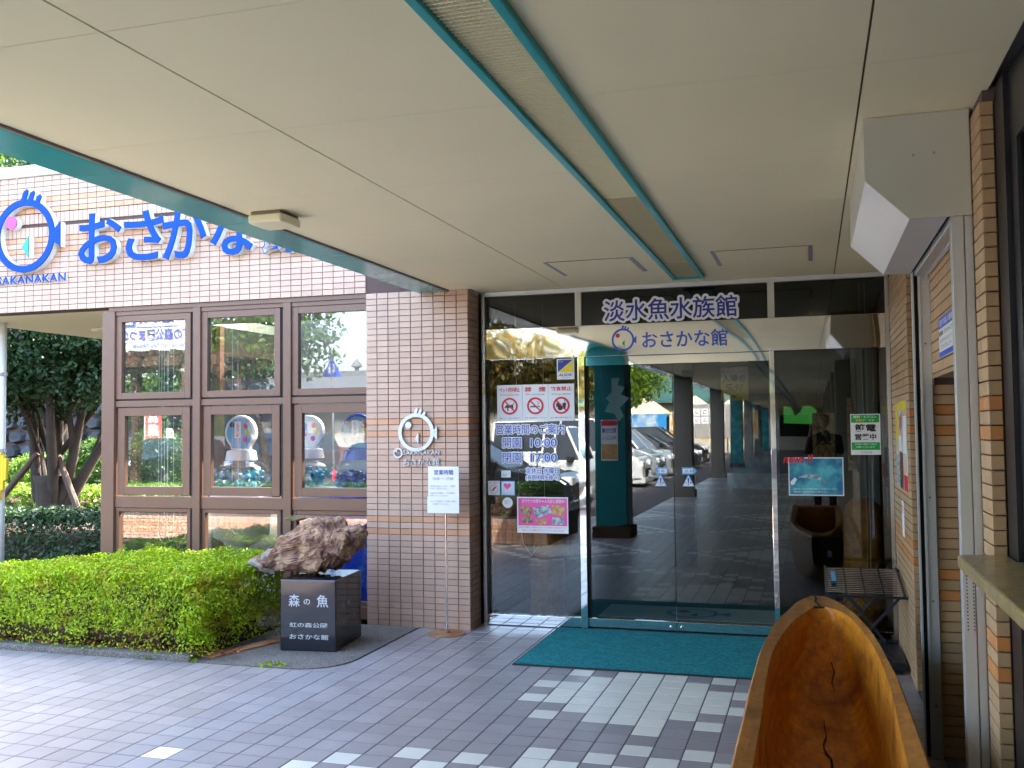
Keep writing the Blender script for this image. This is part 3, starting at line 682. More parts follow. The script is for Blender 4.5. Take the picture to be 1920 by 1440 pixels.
# white sides behind the blue faces
def letter_group(parent, y, mf, depth):
    for ch, x0, x1, z0, z1 in (('お', -6.405, -5.94, 3.15, 3.615), ('さ', -5.905, -5.49, 3.15, 3.60), ('か', -5.50, -5.05, 3.14, 3.60), ('な', -5.01, -4.57, 3.14, 3.60), ('館', -4.51, -4.04, 3.13, 3.62)):
        lettering(ch, x0, x1, z0, z1, mf, parent, plane=y, off=.016, depth=depth, name='sign_letter')
letter_group(fs, YF-.062, 'sign_blue', .012); letter_group(fs, YF-.001, 'sign_white', .060)
fish(fs, -7.02, 3.46, .315, YF-.074, .012, .062, ('sign_blue', 'sign_pink', 'sign_teal')); fish(fs, -7.02, 3.46, .315, YF-.061, .06, .062, ('sign_white', 'sign_white', 'sign_white'))
lettering('SAKANAKAN', -7.375, -6.585, 3.02, 3.095, 'sign_blue', fs, plane=YF-.022, off=.01, depth=.004, spacing=1.12)
lettering('SAKANAKAN', -7.375, -6.585, 3.02, 3.095, 'sign_white', fs, plane=YF-.001, off=.01, depth=.02, spacing=1.12)

ps = thing('pier_sign', 'grey metal fish emblem and museum name fixed to the tiled pier', 'sign', (-3.07, YF, 1.5))
fish(ps, -3.095, 1.583, .142, YF-.026, .018, .030, ('sign_grey', 'sign_grey', 'sign_grey'))
obj('small_ring', MB().torus((-3.258, YF-.012, 1.416), .036, 0, 'y', 32, 4, flat=(.013, .014)), 'sign_grey', ps)
obj('small_eye', MB().cyl((-3.272, YF-.018, 1.43), (-3.272, YF-.006, 1.43), .009, n=14), 'sign_grey', ps)
lettering('SAKANAKAN', -3.212, -2.895, 1.400, 1.437, 'sign_grey', ps, plane=YF-.004, off=.008, depth=.012, spacing=1.1)
lettering('おさかな館', -3.212, -2.895, 1.308, 1.375, 'sign_grey', ps, plane=YF-.004, off=.006, depth=.012)

# opening-hours stand
st = thing('notice_stand', 'white opening hours board on a thin pole with rusty round base', 'notice stand', (-2.787, 7.31, 0))
yb = 7.295
obj('base_plate', MB().lathe([(.15, 0), (.15, .006), (.03, .010), (.028, .022), (.012, .024)], (-2.787, 7.31, .0002), 40), 'rust', st)
obj('pole', MB().cyl((-2.787, 7.31, .02), (-2.787, 7.31, 1.30), .0075, n=12).cyl((-2.787, 7.31, .02), (-2.787, 7.31, .07), .012, n=12), 'steel', st, smooth=False)
bd = obj('board', MB().box(-2.93, -2.668, yb-.004, yb+.003, .978, 1.312), 'board_white', st, bevel=.003)
obj('lower_sheet', MB().box(-2.936, -2.668, yb-.0065, yb-.0045, .945, 1.073), 'paper', bd)
yt = yb-.0075
lettering('営業時間', -2.877, -2.716, 1.246, 1.286, 'ink_navy', bd, plane=yt, off=.004); lettering('10:00 ～ 17:00', -2.887, -2.716, 1.206, 1.228, 'ink_grey', bd, plane=yt)
for i, (t, z) in enumerate((('※飲物の持ちこみは、ご遠慮', 1.165), ('させて頂きます。', 1.145), ('※館内は禁煙につき喫煙は', 1.11), ('禁煙となっております。', 1.09))):
    lettering(t, -2.913, -2.70-(.06 if i % 2 else 0), z-.014, z, 'ink_grey', bd, plane=yt)
lettering('ペットを連れての御入館は', -2.915, -2.69, 1.03, 1.046, 'ink_grey', bd, plane=yt); lettering('ご遠慮下さいませ。', -2.893, -2.75, 1.008, 1.024, 'ink_grey', bd, plane=yt)

# lettering and notices on the glass
YG = YD-.002
dl_ = thing('header_lettering', 'navy white-edged museum lettering across the entrance header', 'lettering', (-1, YD, 2.4))
outlined('淡水魚水族館', -1.575, -.53, 2.45, 2.622, 'ink_navy', dl_, YD-.034, .019, .012)
d2 = thing('header_emblem', 'small blue fish emblem and hiragana name on the mirror header', 'lettering', (-1, YD, 2.3))
fish(d2, -1.424, 2.302, .083, YD-.0345, .002, .015, ('ink_blue', 'ink_red', 'ink_green')); lettering('おさかな館', -1.27, -.608, 2.228, 2.362, 'ink_blue', d2, plane=YD-.0335, off=.012)
def sheet(name, label, cat, x0, x1, z0, z1, m='paper', y=YG, group=None):
    return tag(obj(name, MB().box(x0, x1, y-.0015, y, z0, z1), m), label, cat, group)
XA = (-2.490, -2.271, -2.052, -1.833)
for i, (jp, en, lab, foot) in enumerate((('ペット同伴禁止', 'No accompanied animals', 'white notice with crossed-out dog on the glass', '館内へのペット同伴はご遠慮下さい'), ('禁　煙', 'No smoking', 'white notice with crossed-out cigarette on the glass', '館内、外園は禁煙となっております'), ('飲食禁止', 'Do not eat or drink here', 'white notice with crossed-out food and drink on the glass', '館内・外園での飲食はご遠慮ください'))):
    x0, x1 = XA[i]+.001, XA[i+1]-.001; cx = (x0+x1)/2; p = sheet('prohibition_notice', lab, 'notice', x0, x1, 1.665, 1.965, group='prohibition notices'); yy = YG-.003
    lettering(jp, x0+.02, x1-.02, 1.905, 1.945, 'ink_red', p, plane=yy, off=.02); lettering(en, x0+.03, x1-.03, 1.876, 1.89, 'ink_black', p, plane=yy); lettering(foot, x0+.02, x1-.015, 1.686, 1.697, 'ink_black', p, plane=yy)
    cz = 1.79; obj('red_ring', MB().torus((cx, yy-.0015, cz), .062, 0, 'y', 40, 4, flat=(.016, .001)), 'ink_red', p)
    g = MB()
    if i == 0:
        g.prism([(cx-.035, cz), (cx-.045, cz-.012), (cx-.03, cz-.016), (cx-.022, cz-.008), (cx-.02, cz-.04), (cx-.012, cz-.04), (cx-.010, cz-.014), (cx+.018, cz-.012), (cx+.022, cz-.035), (cx+.030, cz-.035), (cx+.03, cz+.008), (cx+.042, cz+.035), (cx+.024, cz+.012), (cx-.018, cz+.008), (cx-.028, cz+.012)], yy-.0009, yy, 'y')
    elif i == 1:
        g.box(cx-.042, cx+.02, yy-.0009, yy, cz-.012, cz-.002); g.box(cx+.024, cx+.030, yy-.0009, yy, cz-.012, cz-.002); g.box(cx+.034, cx+.04, yy-.0009, yy, cz-.012, cz-.002)
        g.tube([(cx+.028, yy-.001, cz+.006), (cx+.02, yy-.001, cz+.016), (cx+.036, yy-.001, cz+.024), (cx+.012, yy-.001, cz+.036)], .0022, 5)
    else:
        g.box(cx-.042, cx-.012, yy-.0009, yy, cz-.012, cz+.02); g.prism([(cx+.01, cz+.02), (cx+.04, cz+.02), (cx+.034, cz-.03), (cx+.016, cz-.03)], yy-.0009, yy, 'y'); g.cyl((cx-.008, yy, cz-.018), (cx-.008, yy-.0011, cz-.018), .022, n=18); g.box(cx+.027, cx+.031, yy-.0009, yy, cz+.02, cz+.045)
    obj('pictogram', g, 'ink_black', p)
    obj('red_bar', MB().prism([(cx-.048, cz+.040), (cx-.040, cz+.048), (cx+.048, cz-.040), (cx+.040, cz-.048)], yy-.0022, yy-.0012, 'y'), 'ink_red', p)
p = sheet('security_sticker', 'blue and yellow security company sticker at the top of the glass', 'sticker', -1.976, -1.831, 2.0, 2.166)
yy = YG-.0025
obj('blue_half', MB().prism([(-1.967, 2.158), (-1.967, 2.06), (-1.842, 2.158)], yy-.0006, yy, 'y'), 'ink_navy', p); obj('yellow_half', MB().prism([(-1.965, 2.057), (-1.840, 2.057), (-1.840, 2.155)], yy-.0006, yy, 'y'), 'ink_yellow', p)
lettering('ALSOK', -1.962, -1.845, 2.026, 2.048, 'ink_navy', p, plane=yy, off=.02, shear=.2); lettering('Security', -1.962, -1.925, 2.138, 2.148, 'paper', p, plane=yy-.001); lettering('綜合警備保障', -1.94, -1.865, 2.008, 2.016, 'ink_grey', p, plane=yy)
hr = thing('glass_hours_lettering', 'blue white-edged opening hours lettering on the fixed glass', 'lettering', (-2.2, YD, 1.4))
for t, x0, x1, z0, z1 in (('営業時間のご案内', -2.50, -1.92, 1.56, 1.638), ('開園', -2.445, -2.285, 1.448, 1.528), ('10:00', -2.205, -1.985, 1.455, 1.522), ('閉園', -2.445, -2.285, 1.325, 1.405), ('17:00', -2.205, -1.985, 1.332, 1.400), ('定休日 水曜日', -2.246, -1.972, 1.238, 1.284), ('(長期休暇を除く)', -2.246, -1.972, 1.182, 1.226)):
    outlined(t, x0, x1, z0, z1, 'ink_blue', hr, YG-.0015, .008, .004)
p = sheet('otter_poster', 'pink poster with animal photographs low on the fixed glass', 'poster', -2.327, -1.897, .755, 1.047); yy = YG-.0025
obj('pink_field', MB().box(-2.317, -1.907, yy-.0004, yy, .815, 1.037), 'paper_pink', p)
lettering('カワウソの赤ちゃん元気に成長中！', -2.285, -1.92, .998, 1.028, 'paper', p, plane=yy-.0008, off=.012)
for q, mm in (([(-2.31, .985), (-2.20, .96), (-2.20, .91), (-2.24, .885), (-2.29, .91)], 'photo_brown'), ([(-2.19, .96), (-2.06, .985), (-2.03, .92), (-2.17, .87)], 'photo_grey'), ([(-2.03, .985), (-1.925, .975), (-1.93, .90), (-2.03, .905)], 'photo_orange'), ([(-2.29, .875), (-2.20, .89), (-2.19, .84), (-2.28, .83)], 'photo_brown'), ([(-2.17, .86), (-2.07, .875), (-2.08, .825), (-2.15, .825)], 'photo_orange'), ([(-2.03, .885), (-1.935, .885), (-1.935, .825), (-2.035, .825)], 'photo_grey')):
    obj('photograph', MB().prism(q, yy-.001, yy-.0004, 'y'), mm, p)
lettering('4月3日に誕生した4頭の赤ちゃんたちも体重が1kgを超えました。', -2.312, -1.912, .792, .807, 'ink_red', p, plane=yy); lettering('仲良さしそうに親仔のカワウソファミリーに会いにきてね', -2.285, -1.94, .770, .785, 'ink_red', p, plane=yy)
p = sheet('square_sticker', 'white face sticker above the heart sticker on the glass', 'sticker', -2.46, -2.378, 1.205, 1.262); lettering('ω', -2.445, -2.395, 1.215, 1.24, 'ink_sky', p, plane=yy, keep=True)
p = sheet('square_sticker', 'off-white sticker with red mark left of the heart sticker', 'sticker', -2.575, -2.473, 1.06, 1.176); obj('red_mark', MB().prism([(-2.545, 1.095), (-2.53, 1.092), (-2.505, 1.125), (-2.518, 1.13)], yy-.0006, yy, 'y'), 'ink_red', p); lettering('赤ちゃん歓迎の店', -2.565, -2.483, 1.155, 1.167, 'ink_red', p, plane=yy); obj('grey_ring', MB().torus((-2.524, yy-.0006, 1.108), .034, 0, 'y', 28, 4, flat=(.003, .0005)), 'ink_grey', p)
p = sheet('square_sticker', 'pale blue sticker with a pink heart on the fixed glass', 'sticker', -2.463, -2.343, 1.058, 1.176, 'ink_sky'); obj('sticker_face', MB().box(-2.456, -2.35, yy-.0002, yy, 1.065, 1.169), 'cloth_white', p)
hx, hz = -2.408, 1.135; obj('heart', MB().prism([(hx+.032*math.sin(t)**3, hz+.002*(13*math.cos(t)-5*math.cos(2*t)-2*math.cos(3*t)-math.cos(4*t))) for t in np.linspace(0, 2*math.pi, 28)[:-1]], yy-.0009, yy-.0003, 'y'), 'paper_pink', p); lettering('おでかけ応援', -2.445, -2.36, 1.072, 1.084, 'ink_sky', p, plane=yy-.0006)
p = tag(obj('round_sticker', MB().cyl((-2.408, YG-.0015, .998), (-2.408, YG, .998), .043, n=32), 'paper'), 'round white sticker below the heart sticker', 'sticker')
for z, w in ((1.018, .02), (1.006, .027), (.994, .027)): lettering('自動ドア', -2.408-w, -2.408+w, z-.004, z+.004, 'ink_grey', p, plane=yy)
for k, (x0, x1) in enumerate(((-1.199, -1.096), (-.982, -.868))):
    s_ = -1 if k == 0 else 1; side = 'left' if k == 0 else 'right'; cx = (x0+x1)/2; z0, z1 = 1.233, 1.287; t = .024
    poly = [(x0+(t if k == 0 else 0), z0), (x1-(0 if k == 0 else t), z0), (x1, (z0+z1)/2 if k else z0), (x1-(0 if k == 0 else t), z1), (x0+(t if k == 0 else 0), z1), (x0, (z0+z1)/2 if k == 0 else z1)]
    if k == 0: poly = [(x0+t, z0), (x1, z0), (x1, z1), (x0+t, z1), (x0, (z0+z1)/2)]
    else: poly = [(x0, z0), (x1-t, z0), (x1, (z0+z1)/2), (x1-t, z1), (x0, z1)]
    yl = YD+.017
    p = tag(obj('door_arrow', MB().prism(poly, yl-.0015, yl, 'y'), 'ink_sky'), f'blue automatic door arrow pointing {side} on the {side} leaf', 'sticker', 'automatic door arrows')
    obj('arrow_face', MB().box(x0+t+.004 if k == 0 else x0+.006, x1-.006 if k == 0 else x1-t-.004, yl-.0021, yl-.0016, z0+.01, z1-.01), 'paper', p); lettering('自動', cx-.03, cx+.03, z0+.016, z1-.016, 'ink_blue', p, plane=yl-.003, spacing=1.5)
    tx = -1.150 if k == 0 else -.934
    p = tag(obj('warning_triangle', MB().prism([(tx-.047, 1.14), (tx+.047, 1.14), (tx+.003, 1.23), (tx-.003, 1.23)], yl-.0015, yl, 'y'), 'ink_sky'), f'white caution triangle below the {side} door arrow', 'sticker', 'caution triangles')
    obj('triangle_face', MB().prism([(tx-.040, 1.144), (tx+.040, 1.144), (tx, 1.222)], yl-.0021, yl-.0016, 'y'), 'paper', p); obj('mark', MB().prism([(tx-.004, 1.166), (tx+.004, 1.166), (tx+.007, 1.205), (tx-.007, 1.205)], yl-.0028, yl-.0022, 'y').cyl((tx, yl-.0022, 1.156), (tx, yl-.0028, 1.156), .006, n=12), 'ink_blue', p); lettering('注　意', tx-.027, tx+.027, 1.159, 1.177, 'ink_red', p, plane=yl-.0032, off=.01)
p = sheet('news_poster', 'sea blue poster headed news on the right fixed glass', 'poster', -.180, .217, 1.078, 1.365); obj('picture', MB().box(-.172, .209, yy-.0004, yy, 1.086, 1.357), 'photo_sea', p)
lettering('news !!', -.215, .0, 1.322, 1.388, 'ink_red', p, plane=yy-.0012, off=.035, shear=.15); obj('white_fish', MB().prism([(-.11, 1.215), (-.05, 1.238), (.03, 1.232), (.07, 1.20), (.10, 1.172), (.02, 1.205), (-.06, 1.212)], yy-.0009, yy-.0005, 'y'), 'photo_grey', p); obj('pale_patch', MB().prism([(-.168, 1.18), (-.135, 1.215), (-.118, 1.20), (-.14, 1.16), (-.16, 1.158)], yy-.0009, yy-.0005, 'y'), 'paper', p)
lettering('全長10cmほどの稚魚が続々とうまれています。', -.145, .165, 1.122, 1.136, 'paper', p, plane=yy-.0008); lettering('館内奥で展示中ぜひご覧下さい', -.145, .10, 1.100, 1.114, 'paper', p, plane=yy-.0008)
p = sheet('power_saving_notice', 'green and white power saving notice on the right fixed glass', 'notice', .273, .482, 1.384, 1.686)
obj('green_band', MB().box(.279, .476, yy-.0005, yy, 1.622, 1.68), 'ink_green', p); obj('green_band', MB().box(.279, .476, yy-.0005, yy, 1.42, 1.476), 'ink_green', p)
for t, x0, x1, z0, z1, m_ in (('照明・エアコン', .295, .455, 1.654, 1.674, 'paper'), ('“節電中”', .305, .385, 1.63, 1.648, 'ink_yellow'), ('です', .40, .44, 1.631, 1.646, 'paper'), ('節電', .303, .452, 1.548, 1.612, 'ink_black'), ('営業中', .303, .452, 1.494, 1.54, 'ink_black'), ('お客様のご理解とご協力を', .30, .455, 1.456, 1.468, 'paper'), ('お願いいたします', .31, .44, 1.436, 1.448, 'paper'), ('虹の森公園', .34, .42, 1.396, 1.408, 'ink_grey')):
    lettering(t, x0, x1, z0, z1, m_, p, plane=yy-.0008, off=.03 if m_ == 'ink_black' else .01)
# posters on the side wall (plane facing -X)
PLX = (Vector((XW-.004, 0, 0)), Vector((0, -1, 0)), Vector((0, 0, 1)), Vector((-1, 0, 0)))
def wsheet(name, label, cat, ya, yb, z0, z1, m, t=.0025): return tag(obj(name, MB().box(XW-.003-t+.0025, XW-.0005, ya, yb, z0, z1), m), label, cat)
p = wsheet('wall_poster', 'tall colourful orange poster on the tiled wall right of the glass', 'poster', 6.58, 7.42, 1.17, 1.758, 'photo_mixed')
for i, (a, b, z0, z1, mm) in enumerate(((7.2, 7.4, 1.5, 1.75, 'ink_yellow'), (6.62, 6.85, 1.42, 1.66, 'paper'), (6.9, 7.15, 1.18, 1.42, 'photo_dark'), (7.18, 7.40, 1.2, 1.40, 'photo_grey'), (6.6, 6.85, 1.18, 1.28, 'ink_red'), (6.95, 7.18, 1.43, 1.53, 'sign_white'), (6.6, 7.1, 1.70, 1.755, 'ink_yellow'))):
    obj('poster_block', MB().box(XW-.0042-.0002*i, XW-.0032, a, b, z0, z1), mm, p)
lettering('まつの四季', -7.12, -6.9, 1.56, 1.68, 'ink_red', p, plane=(Vector((XW-.006, 0, 0)),)+PLX[1:], off=.02)
p = wsheet('narrow_notice', 'narrow pink and white strip notice below the wall poster', 'notice', 6.97, 7.10, .86, 1.10, 'paper'); lettering('ご案内', -7.09, -6.98, 1.02, 1.07, 'paper_pink', p, plane=PLX, off=.02)
p = wsheet('blue_wall_sign', 'white wall sign with blue bands behind the shutter rail', 'sign', 4.30, 4.845, 1.905, 2.083, 'sign_white')
obj('blue_band', MB().box(XW-.0045, XW-.0032, 4.302, 4.843, 2.035, 2.082), 'ink_blue', p); obj('blue_band', MB().box(XW-.0045, XW-.0032, 4.302, 4.843, 1.907, 1.93), 'ink_blue', p)
P5 = (Vector((XW-.0055, 0, 0)),)+PLX[1:]
lettering('団体でお越しの皆様へ', -4.80, -4.34, 2.044, 2.072, 'paper', p, plane=P5, off=.01); lettering('乗務員様、カウンターにて受付', -4.83, -4.31, 2.0, 2.023, 'ink_black', p, plane=P5, off=.01); lettering('団体受付をお済ませ下さい。', -4.80, -4.33, 1.968, 1.988, 'ink_grey', p, plane=P5); lettering('ご協力をお願いします。', -4.80, -4.40, 1.94, 1.96, 'ink_grey', p, plane=P5)

# ------------------------------------------------------------------ things on the paving
dm = thing('door_mat', 'large teal door mat in front of the sliding doors', 'mat', (-.9, 7.1, 0))
obj('mat_border', MB().box(-1.99, .02, 6.455, 7.715, .0012, .008), 'mat_edge', dm, bevel=.003)
obj('mat_pile', MB().box(-1.975, .005, 6.47, 7.70, .0082, .014), 'mat_teal', dm, bevel=.003)
im = thing('inner_mat', 'pale mat with a fish emblem just inside the doors', 'mat', (-1, 8.5, 0)); obj('mat_pile', MB().box(-1.78, -.30, 8.30, 8.86, -.0025, .006), 'inner_mat', im)
fm = MB(); c0 = (-1.02, 8.58)
obj('emblem_ring', MB().prism([(c0[0]+.22*math.cos(t), c0[1]+.20*math.sin(t)) for t in np.linspace(0, 2*math.pi, 36)[:-1]], .0062, .0066, 'z'), 'ink_sky', im); obj('emblem_field', MB().prism([(c0[0]+.18*math.cos(t), c0[1]+.165*math.sin(t)) for t in np.linspace(0, 2*math.pi, 36)[:-1]], .0068, .0072, 'z'), 'inner_mat', im)
obj('emblem_eye', MB().cyl((c0[0]-.08, c0[1]+.06, .0072), (c0[0]-.08, c0[1]+.06, .0076), .05, n=20), 'ink_red', im); obj('emblem_tail', MB().prism([(c0[0]+.2, c0[1]), (c0[0]+.32, c0[1]+.09), (c0[0]+.32, c0[1]-.09)], .0063, .0067, 'z'), 'ink_sky', im); obj('emblem_mouth', MB().prism([(c0[0]-.02, c0[1]-.09), (c0[0]+.05, c0[1]-.03), (c0[0]+.05, c0[1]-.14)], .0073, .0077, 'z'), 'ink_green', im)

# monument: black plinth and fish-shaped rock
mo = thing('monument_plinth', 'polished black granite plinth with engraved Japanese words', 'monument', (-3.5, 6.7, 0))
A_ = Vector((-3.755, 6.432, 0)); Ux = Vector((.43, .045, 0)); ux = Ux.normalized(); vx = Vector((-ux.y, ux.x, 0))
q = [A_, A_+Ux, A_+Ux+vx*.54, A_+vx*.54]
pm = obj('granite_block', MB().prism([(p.x, p.y) for p in q], .007, .522, 'z'), 'plinth', mo, bevel=.009, seg=3)
PE = (A_-vx*.0012, ux, Vector((0, 0, 1)), -vx)
for t, x0, x1, z0, z1 in (('森', .068, .155, .325, .415), ('の', .185, .235, .343, .383), ('魚', .285, .375, .325, .415), ('虹の森公園', .075, .365, .178, .212), ('おさかな館', .075, .375, .092, .13)):
    lettering(t, x0, x1, z0, z1, 'engraving', pm, plane=PE, off=.012)
PS = (A_+Ux+ux*.0012, vx, Vector((0, 0, 1)), ux); lettering('寄 贈', .10, .30, .30, .34, 'ink_grey', pm, plane=PS); lettering('松野町 石材', .12, .40, .19, .225, 'ink_grey', pm, plane=PS)
rk = thing('fish_rock', 'rugged brown fish-shaped rock resting on the black plinth', 'rock', (-3.65, 6.75, .52))
def lerp(xs, ys_, x): return float(np.interp(x, xs, ys_))
bm = bmesh.new(); bmesh.ops.create_icosphere(bm, subdivisions=6, radius=1)
TX = [-4.20, -4.08, -3.95, -3.86, -3.74, -3.60, -3.52, -3.44, -3.26]; TZ = [.60, .64, .735, .85, .875, .955, .945, .885, .865]
BX = [-4.20, -4.05, -3.8, -3.62, -3.50, -3.40, -3.26]; BZ = [.54, .525, .52, .515, .545, .64, .68]
for v in bm.verts:
    u = v.co.x; a = v.co.copy()
    s_ = math.copysign(abs(u)**.62, u); x = -3.73+.47*s_
    k = max(1-abs(u)**4.5, 0.04)**.5; n_ = Vector((a.y, a.z)); ln = max(n_.length, 1e-6); cy_, cz_ = n_.x/ln, n_.y/ln
    pw = (abs(cy_)**3.2+abs(cz_)**3.2)**(-1/3.2); cy_ *= pw; cz_ *= pw
    kk = min(1, ln*1.9) if abs(u) > .8 else 1.
    top, bot = lerp(TX, TZ, x), lerp(BX, BZ, x); mid, hh = (top+bot)/2, (top-bot)/2
    p = Vector((x, 6.76+.05*(x+3.7)+.235*cy_*kk*lerp([-4.2, -3.95, -3.5, -3.26], [.45, .85, 1, .8], x), mid+hh*cz_*kk))
    q2 = p*5.2; vd_ = mn.voronoi(p*8.5+Vector((mn.noise(p*6), mn.noise(p*6+Vector((5, 5, 5))), 0))*.6)[0]; ve_ = mn.voronoi(p*21)[0]
    dsp = .045*mn.fractal(q2, 1, 2, 4) + .055*min(vd_[1]-vd_[0], .5) + .020*min(ve_[1]-ve_[0], .5) - .03 + .010*mn.noise(p*34) + .007*mn.noise(p*80)
    v.co = p+Vector((a.x, a.y, a.z)).normalized()*dsp
me = bpy.data.meshes.new('rock_body'); bm.to_mesh(me); bm.free()
ob = obj('rock_body', me, 'rock', rk); 
hb = MB(); bm = bmesh.new(); bmesh.ops.create_icosphere(bm, subdivisions=4, radius=1)
for v in bm.verts:
    p = Vector((-4.03+.115*v.co.x, 6.70+.11*v.co.y, .582+.058*v.co.z+.035*v.co.x*0-.02*v.co.x)); v.co = p+v.co.normalized()*(.035*mn.fractal(p*11, 1, 2, 5)+.02*(mn.voronoi(p*16)[0][1]-mn.voronoi(p*16)[0][0]))
me = bpy.data.meshes.new('pale_mouth'); bm.to_mesh(me); bm.free(); obj('pale_mouth', me, 'rock_pale', rk, smooth=True)
obj('stone_eye', MB().lathe([(.05, -.08), (.05, 0), (.044, .012), (.02, .016)], (0, 0, 0), 20), 'rock_pale', rk, smooth=True).matrix_basis = Matrix.Translation((-3.955, 6.585, .652)) @ Matrix.Rotation(R(78), 4, 'X')
obj('green_patch', MB().prism([(-3.87, .935), (-3.80, .965), (-3.72, .94), (-3.76, .92)], 6.66, 6.80, 'y'), 'rock_moss', rk, bevel=.01)

# dugout log trough
tr = thing('log_trough', 'hollowed varnished log trough standing in the lower right foreground', 'trough', (.03, 4.2, 0))
OL = [(-.26, 2.55), (-.258, 3.0), (-.256, 3.493), (-.257, 4.1), (-.249, 4.735), (-.207, 5.252), (-.129, 5.758), (-.065, 6.012), (-.030, 6.125)]
OR = [(.312, 2.55), (.311, 3.0), (.313, 3.6), (.312, 3.909), (.302, 4.367), (.265, 5.089), (.22, 5.417), (.123, 5.965), (.048, 6.135)]
IL = [(-.19, 2.75), (-.193, 3.017), (-.192, 3.642), (-.203, 4.191), (-.186, 4.822), (-.111, 5.373), (-.053, 5.618), (-.015, 5.76)]
IR = [(.247, 2.75), (.249, 3.136), (.252, 3.447), (.268, 4.058), (.25, 4.815), (.169, 5.531), (.095, 5.735), (.04, 5.79)]
def chaikin(T, k=3):
    for _ in range(k):
        q = [T[0]]
        for a, b in zip(T[:-1], T[1:]): q += [(a[0]*.75+b[0]*.25, a[1]*.75+b[1]*.25), (a[0]*.25+b[0]*.75, a[1]*.25+b[1]*.75)]
        T = q+[T[-1]]
    return T
OL, OR, IL, IR = map(chaikin, (OL, OR, IL, IR))
fx = lambda T, y: lerp([p[1] for p in T], [p[0] for p in T], y)
ZR = .60
def shell(LT, RT, y0, y1, n, zrim, zbot, inner):
    m = MB(); K = 22; yy_ = y0+(y1-y0)*np.sin(np.linspace(0, 1, n)*math.pi/2)
    for y in yy_:
        xl, xr = fx(LT, y), fx(RT, y); cx, hw = (xl+xr)/2, (xr-xl)/2; f = 1-((y-y0)/(y1-y0))**6 if inner else 1-.55*((y-y0)/(y1-y0))**5
        for k in range(K+1):
            t = math.pi*k/K; ex = .52 if inner else .62
            cxn = math.copysign(abs(math.cos(t))**ex, math.cos(t)); szn = abs(math.sin(t))**ex
            x = cx-hw*cxn; z = zrim+.012*mn.noise(Vector((x*4, y*2.2, 3)))*(1 if k in (0, K) else 0) - (zrim-zbot)*szn*max(f, .02)
            w = 0 if k in (0, K) else .010*mn.noise(Vector((x*7, y*5, z*7)))
            m.v.append((x+w, y, z+w))
    m.f = [((i)*(K+1)+k, (i+1)*(K+1)+k, (i+1)*(K+1)+k+1, i*(K+1)+k+1) for i in range(n-1) for k in range(K)]
    if not inner: m.f = [f_[::-1] for f_ in m.f]
    m.m = [0]*len(m.f); return m, K, yy_
NI = 64
mi_, K, yi = shell(IL, IR, 2.75, 5.785, NI, ZR-.004, .13, True); obj('hollow', mi_, 'wood_inner', tr, smooth=True)
mo_, K, yo = shell(OL, OR, 2.55, 6.128, NI, ZR-.012, .0, False); oo = obj('bark_side', mo_, 'wood_outer', tr, smooth=True)
rm = MB(); ib = [mi_.v[i*(K+1)] for i in range(NI)]+[mi_.v[i*(K+1)+K] for i in range(NI-1, -1, -1)]; ob_ = [mo_.v[i*(K+1)] for i in range(NI)]+[mo_.v[i*(K+1)+K] for i in range(NI-1, -1, -1)]
nn_ = len(ib); rm.v = [(x, y, z+.0005) for x, y, z in ib]+[(x*.965+.035*.03, y-.012*(y > 5.9), z+.018) for x, y, z in ob_]+[(x, y, z) for x, y, z in ob_]
rm.f = [(i, i+1, nn_+i+1, nn_+i) for i in range(nn_-1)]+[(nn_+i, nn_+i+1, 2*nn_+i+1, 2*nn_+i) for i in range(nn_-1)]
ne = [0, nn_-1]; rm.f += [(0, nn_, 2*nn_-1, nn_-1)]; rm.m = [0]*len(rm.f); obj('rim', rm, 'wood_rim', tr, smooth=False)
obj('near_end', MB().add([mo_.v[k] for k in range(K+1)], [tuple(range(K+1))]), 'wood_rim', tr); obj('hollow_end', MB().add([mi_.v[k] for k in range(K+1)], [tuple(range(K, -1, -1))]), 'wood_inner', tr)
def crack(pts, w, on):
    m = MB(); n = len(pts)
    for i, p in enumerate(pts):
        ww = w*(1-.7*abs(2*i/(n-1)-1))*(.7+.6*random.random()); m.v += [(p[0]-ww, p[1], p[2]), (p[0]+ww, p[1]+ww*.4, p[2])]
    m.f = [(2*i, 2*i+1, 2*i+3, 2*i+2) for i in range(n-1)]; m.m = [0]*len(m.f); return obj('crack', m, 'slot', tr)
def onhollow(x, y):
    i = min(range(NI), key=lambda i: abs(yi[i]-y)); row = mi_.v[i*(K+1):(i+1)*(K+1)]
    return float(np.interp(x, [p[0] for p in row], [p[2] for p in row]))+.006
for path, w in (([(.02, 4.95), (.03, 4.8), (.02, 4.66), (.05, 4.5), (.055, 4.35), (.08, 4.2), (.10, 4.08)], .006), ([(.14, 4.4), (.15, 4.25), (.165, 4.1), (.175, 3.95), (.19, 3.8)], .008), ([(.02, 4.05), (.03, 3.95), (.02, 3.85)], .006), ([(-.06, 4.0), (-.05, 3.9), (-.07, 3.78)], .005), ([(.08, 3.98), (.085, 3.86), (.10, 3.75)], .006), ([(-.12, 3.95), (-.125, 3.86)], .004), ([(.06, 5.5), (.075, 5.4), (.07, 5.3), (.085, 5.2)], .004)):
    pts = []
    for (a, b), (c_, d_) in zip(path[:-1], path[1:]):
        for t in (0, .33, .66): x = a+(c_-a)*t+rng.normal(0, .003); y = b+(d_-b)*t; pts.append((x, y, onhollow(x, y)))
    crack(pts, w, 0)
crack([(-.005, 6.10, ZR+.010), (-.010, 6.04, ZR+.012), (.0, 5.96, ZR+.010), (-.006, 5.88, ZR+.007), (.012, 5.80, ZR+.004), (.03, 5.78, ZR-.01)], .008, 0)
